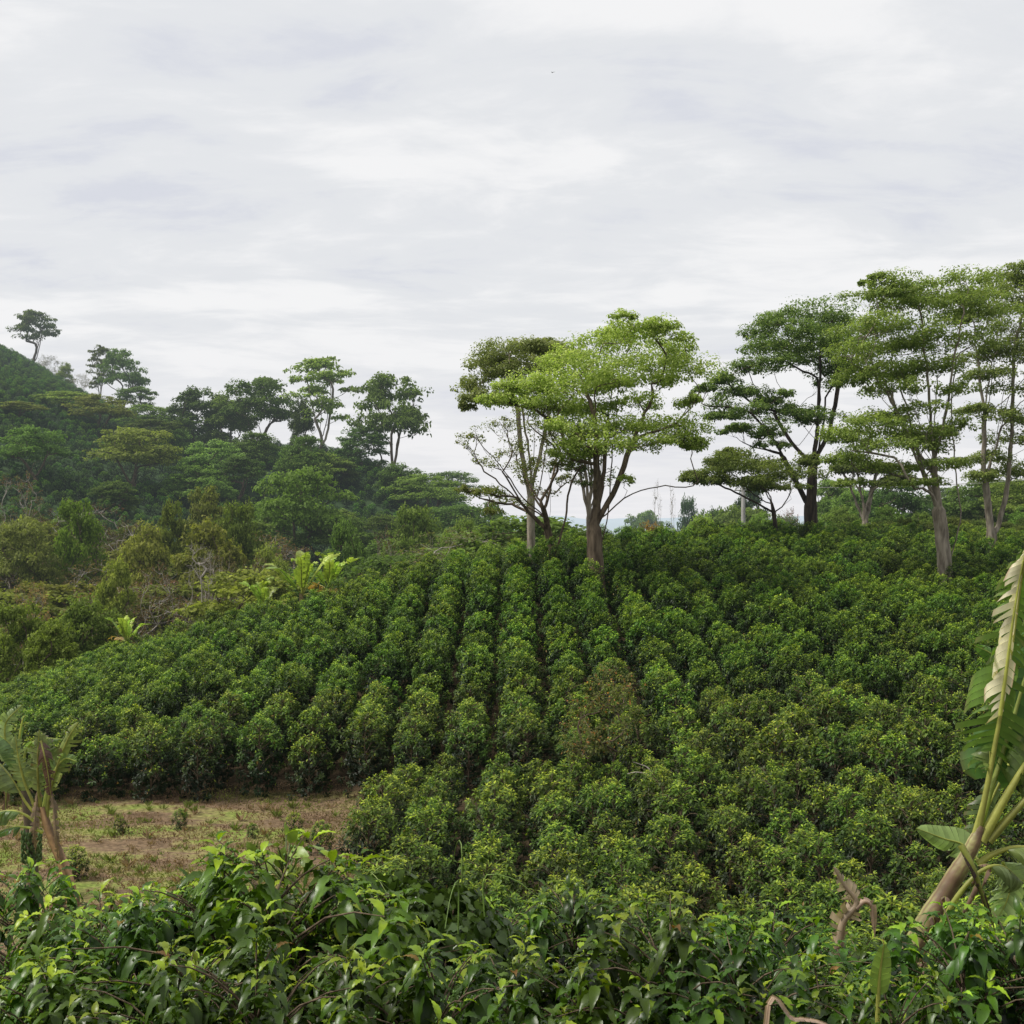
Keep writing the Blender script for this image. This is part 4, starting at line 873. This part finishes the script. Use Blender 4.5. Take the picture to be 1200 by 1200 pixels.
a = Acc(); tube(a, curve([(0, 0, -.1)]+px_pts([(984,1240),(983,1105)], Yd, B2), 8), np.linspace(.07, .03, 8), 8, (.24, .16, .11)); part('stalk', a.mesh('stalk', M_BANSTEM, True), od)
Ys = 4.9; B3 = at(1030, 1190, Ys); B3[2] = gz(B3[0], Ys); os_ = empty('banana_sucker', B3); tag(os_, 'young upright bright green banana leaf left of the leaning trunk', 'banana plant')
a = Acc(); ban_leaf(a, px_pts([(1028,1210),(1030,1150),(1036,1105)], Ys, B3), .05, .05, 8, tear=.02, droop=(.05,.05), col=(.20,.34,.07), n=14, petiole=.3, side_hint=VW, fold_up=.3, rstem=.012); part('leaf', a.mesh('leaf', M_BANANA), os_)
a = Acc(); tube(a, curve([(0, 0, -.05)]+px_pts([(1026,1300),(1028,1205)], Ys, B3), 6), np.linspace(.03, .014, 6), 8, (.18, .24, .07)); part('stalk', a.mesh('stalk', M_BANSTEM, True), os_)

# -- left banana plants
Y = 22.0; B = at(84, 1062, Y); B[2] = gz(B[0], Y); lb = empty('banana_plant', B); tag(lb, 'leaning banana plant with brown torn leaves at the left of the clearing', 'banana plant')
a = Acc(); c = curve([np.array([.05, 0, -.1])]+px_pts([(84,1050),(75,1015),(62,985),(53,960),(50,945)], Y, B), 20)
tube(a, c, np.interp(np.linspace(0, 1, 20), [0, .5, 1], [.12, .09, .055]), 10, (.24, .15, .085)); V = a.V[0]
a.C = [np.where(np.sin(V[:, 2:3]*14+V[:, 0:1]*40) > .3, np.array([[.13,.09,.04]]), np.array([[.36,.25,.12]]))]
part('pseudostem', a.mesh('pseudostem', M_BANSTEM, True), lb)
def lleaf(ctrl, wl, wr, seed, Yl=Y, par=lb, base=B, **kw):
    a = Acc(); kw.setdefault('side_hint', VW); kw.setdefault('rstem', .035); ban_leaf(a, px_pts(ctrl, Yl, base), wl, wr, seed, **kw); return part('leaf', a.mesh('leaf', M_BANANA), par)
lleaf([(55,958),(58,930),(68,895),(80,865),(92,846)], .20, .30, 1, tear=.5, droop=(.25,.2), col=(.26,.34,.10), brown=.15, edge=(.22,.12,.08), petiole=.25)
lleaf([(53,955),(55,920),(55,890),(50,872),(44,868)], .34, .34, 2, tear=.6, droop=(.4,.4), col=(.19,.25,.07), brown=.35, edge=(.15,.085,.06), petiole=.22)
o = lleaf([(48,868,21.8),(52,885,21.7),(56,905,21.7),(60,935,21.7)], .17, .24, 3, tear=.6, droop=(.7,.7), col=(.17,.10,.07), brown=.3, edge=(.30,.2,.17), petiole=0, rstem=.02); o['label'] = 'brown withered hanging leaf'
lleaf([(48,955),(45,925),(44,890),(46,855)], .28, .28, 4, tear=.6, droop=(.3,.3), col=(.26,.34,.14), petiole=.3)
lleaf([(48,962),(30,940),(12,910),(-15,880)], .3, .22, 5, tear=.3, droop=(.3,.3), col=(.20,.28,.12), petiole=.45, side_hint=None)
lleaf([(46,968),(30,955),(8,950),(-30,960)], .2, .22, 6, tear=.3, droop=(.5,.8), col=(.13,.21,.07), petiole=.4, side_hint=None)
lleaf([(50,975),(35,970),(12,970),(-25,985)], .2, .2, 7, tear=.3, droop=(.5,.8), col=(.09,.15,.06), petiole=.5, side_hint=None)
a = Acc()
for s_ in range(7):
    q = np.random.default_rng(60+s_); p0 = c[2+s_ % 4]+np.array([-.12+.05*s_, -.15, .05]); ban_leaf(a, [p0, p0+np.array([-.08, -.05, -.15]), p0+np.array([-.12+q.normal(0, .05), -.05, -.45]), p0+np.array([-.16+q.normal(0, .08), 0, -.75])], .07, .07, s_, tear=.6, droop=(.8,.8), col=(.24,.16,.12), n=9, petiole=0, rstem=.01)
part('dry_sheath', a.mesh('dry_sheath', M_BANANA), lb)
for q_, (x0, y0, x1, y1) in enumerate([(52, 950, 66, 1010), (50, 948, 40, 1000)]):
    o = lleaf([(x0, y0-14), (x0+(x1-x0)*.6, y0-18), (x1, (y0+y1)/2, 21.8), (x1+2, y1, 21.85)], .11, .12, 70+q_, tear=.7, droop=(.8,.8), col=(.20,.135,.09), brown=.3, edge=(.32,.23,.17), petiole=.2, rstem=.02, scol=(.22,.15,.09)); o['label'] = 'brown withered hanging leaf'
lleaf([(50,950),(58,915),(74,890),(90,892)], .26, .2, 81, tear=.6, droop=(.3,.4), col=(.22,.31,.10), petiole=.25)
lleaf([(46,955),(30,920),(22,890),(18,862)], .26, .26, 82, tear=.6, droop=(.3,.4), col=(.24,.33,.13), petiole=.25)
Yb = 23.2; Bb = at(38, 1050, Yb); Bb[2] = gz(Bb[0], Yb); lb2 = empty('banana_plant', Bb); tag(lb2, 'upright banana plant with a green fruit bunch at the left edge', 'banana plant')
a = Acc(); tube(a, curve([(0, 0, -.1)]+px_pts([(39,1030),(36,990),(32,950),(28,920)], Yb, Bb), 12), np.linspace(.12, .07, 12), 10, (.085, .065, .045)); part('pseudostem', a.mesh('pseudostem', M_BANSTEM, True), lb2)
def lleaf2(*a_, **k): return lleaf(*a_, Yl=Yb, par=lb2, base=Bb, **k)
lleaf2([(28,925),(12,890),(6,850),(26,826)], .24, .24, 21, tear=.5, droop=(.3,.3), col=(.28,.38,.17), petiole=.2)
lleaf2([(28,925),(20,890),(10,870),(-20,850)], .3, .3, 22, tear=.3, droop=(.5,.5), col=(.16,.25,.09), petiole=.2, side_hint=None)
lleaf2([(29,925),(22,880),(26,845),(30,838)], .05, .05, 23, tear=.2, droop=(.4,.4), col=(.14,.24,.09), petiole=.3)
lleaf2([(28,925),(30,880),(48,866),(74,866)], .18, .18, 24, tear=.3, droop=(.5,.5), col=(.20,.30,.09), petiole=.3, side_hint=None)
lleaf2([(28,925),(15,895),(2,900),(-10,950)], .25, .25, 25, tear=.5, droop=(.7,.7), col=(.10,.17,.07), brown=.2, petiole=.2, side_hint=None)
lleaf2([(28,925),(34,900),(44,905),(50,950)], .2, .2, 26, tear=.5, droop=(.7,.7), col=(.12,.19,.07), brown=.2, petiole=.2)
lleaf2([(28,925),(14,905),(8,920),(6,965)], .18, .18, 27, tear=.6, droop=(.8,.8), col=(.20,.13,.10), petiole=.2)
a = Acc(); q = np.random.default_rng(9)
for tier in range(7):
    for k in range(9):
        th = k*2*PI/9+tier*.3; p = at(37, 980+tier*5.2, Yb-.25)-Bb+np.array([math.cos(th)*.11, math.sin(th)*.11, 0]); d = np.array([math.cos(th)*.06, math.sin(th)*.06, .13])
        tube(a, curve([p, p+d*.5+np.array([math.cos(th)*.03, math.sin(th)*.03, 0]), p+d], 5), [.014, .024, .025, .022, .008], 6, (.07, .12, .03))
part('fruit_bunch', a.mesh('fruit_bunch', M_BANSTEM, True), lb2)

# ------------------------------------------------------------------ vine mound, sapling with broad leaves, brown shrub
def blob_leaves(name, px, py_top, Y, R, kind, L_, n, c1, c2, seed, face_out=.8, hfac=1.0):
    r = np.random.default_rng(seed); x = (px-600)/FPX*Y; g = gz(x, Y); H = (600-py_top)/FPX*Y-g; base = np.array([x, Y, g])
    d = unit(r.normal(0, 1, (n, 3))); d[:, 2] = np.abs(d[:, 2])*1.1-.35; d = unit(d)
    lump = 1+.16*np.sin(d[:, 0]*5+seed)+.12*np.sin(d[:, 2]*7+d[:, 1]*4); rr = (R*lump*r.uniform(.82, 1.0, n))[:, None]
    P_ = d*rr*np.array([1, 1, .95]); P_[:, 2] += H-R*1.0
    dr = d*.35+np.array([0, 0, -.9])+r.normal(0, .3, (n, 3)); up = d*face_out+np.array([0, 0, .45])+r.normal(0, .22, (n, 3))
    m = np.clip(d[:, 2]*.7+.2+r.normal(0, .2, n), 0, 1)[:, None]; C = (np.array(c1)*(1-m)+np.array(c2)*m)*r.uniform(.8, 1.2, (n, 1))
    Ls = L_*r.uniform(.6, 1.2, n); a = Acc(); leaves(a, P_, dr, up, Ls, Ls*.8, C, kind, r)
    s = Acc()
    for k in range(14):
        e_ = d[k*7]*R*.9; e_[2] += H-R; tube(s, curve([(0, 0, -.1), (e_[0]*.2, e_[1]*.2, H*.45), e_], 7), np.linspace(.02, .005, 7), 5)
    return base, a, s
base, a, s = blob_leaves('vine', 492, 1032, 6.6, .52, 'heart', .085, 2300, (.016, .038, .012), (.075, .13, .022), 4)
o = empty('vine_mound', base); part('foliage', a.mesh('foliage', M_COFFEE_NEAR, True), o); part('stem', s.mesh('stem', M_STEM, True), o)
tag(o, 'mound of climbing vine with small heart-shaped leaves in the foreground', 'vine')
a = Acc(); q = np.random.default_rng(12)
for k in range(7):
    th = k*.9; p0 = np.array([math.cos(th)*.35, math.sin(th)*.35-.1, at(492, 1045, 6.6)[2]-base[2]]); h = q.uniform(.08, .2); dd = np.array([math.cos(th*2), math.sin(th*2), 0])*.15
    a = Acc(); tube(a, curve([p0-np.array([0, 0, .1]), p0+np.array([0, 0, h]), p0+dd+np.array([0, 0, h*.9]), p0+dd*1.8+np.array([0, 0, h*.1])], 9), np.linspace(.004, .002, 9), 4, (.18, .26, .06))
    part('tendril', a.mesh('tendril', M_COFFEE_NEAR, True), o)

Yq = 6.0; x = (335-600)/FPX*Yq; g = gz(x, Yq); B4 = np.array([x, Yq, g]); o = empty('young_shrub', B4); tag(o, 'young shrub with broad pale green leaves rising above the tall foreground coffee bush', 'shrub')
st = Acc(); topz = at(335, 1000, Yq)[2]-g; tube(st, curve([(0, 0, -.1), (.03, 0, topz*.5), (0, 0, topz)], 8), np.linspace(.02, .006, 8), 6); part('stem', st.mesh('stem', M_STEM, True), o)
q = np.random.default_rng(8); spec = [(350,1000,.9,.15,.17),(372,995,1.0,-.05,.17),(345,978,.5,.9,.16),(300,1005,-.9,.3,.16),(285,1015,-.8,.1,.17),(262,1012,-.7,.5,.12),(320,990,-.4,.5,.13),(310,1020,-.5,.0,.16),(360,1012,.8,-.3,.13),(330,1005,.1,.3,.15),(295,995,-.5,.8,.12),(270,1030,-.9,-.1,.15),(340,1022,.4,-.4,.14),(318,1010,-.2,-.5,.13),(352,988,.3,.7,.10),(308,1030,-.6,-.5,.14),(335,972,.0,1,.09)]
spec = [(a_, b_, c_, d_, e_*.70) for a_, b_, c_, d_, e_ in spec]
P_ = []; D_ = []; U_ = []; L_ = []; C_ = []
for px, py, dx, dz, l in spec:
    p = at(px, py, Yq+q.normal(0, .12))-B4; d = np.array([dx, q.normal(-.3, .3), dz]); P_.append(p-unit(d)*l*.5); D_.append(d); U_.append([q.normal(0, .45), q.normal(-.3, .4), .9]); L_.append(l); C_.append(np.array([.17, .27, .045])*q.uniform(.8, 1.3))
a = Acc(); P_ = np.array(P_); leaves(a, P_, np.array(D_), np.array(U_, float), np.array(L_), np.array(L_)*.58, np.array(C_), 'broad', q)
for p in P_: tube(a, curve([np.array([0, 0, topz-.15]), (p+np.array([0, 0, topz-.1]))/2, p], 5), [.006, .005, .004, .004, .003], 4, (.12, .17, .05))
part('foliage', a.mesh('foliage', M_COFFEE_NEAR, True), o)

r2 = np.random.default_rng(9)
Yv = 29.5; x = (712-600)/FPX*Yv; g = gz(x, Yv)
pads = [(r2.normal(0, .75), r2.normal(0, .5), 1.5+r2.uniform(0, 1.5), .45, .45, .35, .5) for _ in range(17)]
tm, cm = build_tree(44, [[(0, 0, -.2), (.1, 0, .8), (.2, 0, 1.9)], [(0, 0, .3), (-.5, .1, 1.2), (-.7, 0, 2.0)], [(0, 0, .3), (.6, 0, 1.2), (.9, 0, 2.0)]], pads, .05, leaf=.075, cols=((.06, .07, .02), (.17, .17, .06)), yng=(.38, .17, .07), young=.10, per=20, sub=12, step=.18, expo=.6, twigs=8, bark=M_BARK)
place(tm, cm, 'dry_shrub', (x, Yv, g), 'tall dry reddish-brown shrub standing among the coffee below the middle of the slope', 'shrub', sc=(1, 1, 1.05))
T('scrub', 782, 880, 28.5, 58, 'dull green round bush right of the dry reddish shrub', (.9, 1.1, .8), cat='shrub', name='shrub')
# bare pale branches beside the dry shrub
a = Acc(); B5 = at(760, 915, 27.5); B5[2] = gz(B5[0], 27.5)
for k, (e1, e2) in enumerate([((748,905),(735,907)), ((760,900),(742,893)), ((765,908),(757,898))]):
    tube(a, curve([(0, 0, -.1), (0, 0, .6)]+px_pts([(762, 912), e1, e2], 27.2, B5), 12), np.linspace(.03, .008, 12), 5)
o = part('dead_branch', a.mesh('dead_branch', M_TWIG, True)); o.location = B5; tag(o, 'pale bare branch poking out right of the dry reddish shrub', 'branch')
# dry arched leaf at the bottom edge
a = Acc(); Bq = at(930, 1205, 4.6); Bq[2] = gz(Bq[0], 4.6)
ban_leaf(a, [np.array([0, 0, -.05]), np.array([-.05, 0, .4])]+px_pts([(898,1204),(930,1194),(965,1199),(985,1215)], 4.6, Bq), .016, .016, 3, tear=.1, col=(.46, .33, .25), n=30, petiole=0, rstem=.008, scol=(.42,.3,.22))
o = part('dry_leaf', a.mesh('dry_leaf', M_BANANA)); o.location = Bq; tag(o, 'pale dry arched leaf at the bottom edge', 'dry leaf')

# ------------------------------------------------------------------ utility pole and wires, bird
Yp = 98; x = (871-600)/FPX*Yp; g = gz(x, Yp); top = (600-570)/FPX*Yp
o = empty('utility_pole', (x, Yp, g)); a = Acc(); tube(a, [(0, 0, -.3), (0, 0, (top-g)/2), (0, 0, top-g)], [.21, .18, .15], 10); part('post', a.mesh('post', M_POLE, True), o)
a = Acc(); tube(a, [(-.7, 0, top-g-.3), (.7, 0, top-g-.3)], [.05, .05], 6)
for dx in (-.6, 0, .6): tube(a, [(dx, 0, top-g-.3), (dx, 0, top-g-.12)], [.04, .03], 6)
part('crossarm', a.mesh('crossarm', M_POLE, True), o); tag(o, 'pale concrete utility pole on the crest left of the dark-trunked tree', 'pole')
for k, dx in enumerate((-.6, .6)):
    a = Acc(); p0 = np.array([x+dx, Yp, top-.12]); p1 = np.array([x+dx+34, Yp+12, top+1.4]); c = curve([p0, (p0+p1)/2-np.array([0, 0, .45]), p1], 20); tube(a, c-p0, np.full(20, .014), 4)
    o = part('overhead_wire', a.mesh('overhead_wire', M_POLE)); o.location = p0; tag(o, ['thin overhead wire from the left end of the pole crossarm', 'thin overhead wire from the right end of the pole crossarm'][k], 'wire')
a = Acc(); tube(a, curve([(-.22, 0, 0), (-.1, 0, .03), (.05, 0, .03), (.25, 0, -.01)], 9), [.008, .04, .06, .07, .07, .06, .04, .025, .01], 8, (.03, .03, .03))
a.add(np.array([[-.08, 0, .04], [.1, 0, .04], [.12, .5, .16], [-.02, .5, .16], [.16, 1.0, .05]]), [[0, 1, 2, 3]], (.03, .03, .03)); a.add(np.array([[-.08, 0, .04], [.1, 0, .04], [.12, -.5, .16], [-.02, -.5, .16]]), [[0, 1, 2, 3]], (.03, .03, .03))
o = part('bird', a.mesh('bird', M_TREE)); o.location = at(647, 85, 160); o.rotation_euler = (.3, 0, .9); o.scale = (.8, .8, .8); tag(o, 'tiny dark bird gliding high in the cloudy sky', 'bird')
bpy.context.view_layer.update()
print('objects', len(COL.objects), 'coffee', len(ind), len(rest))
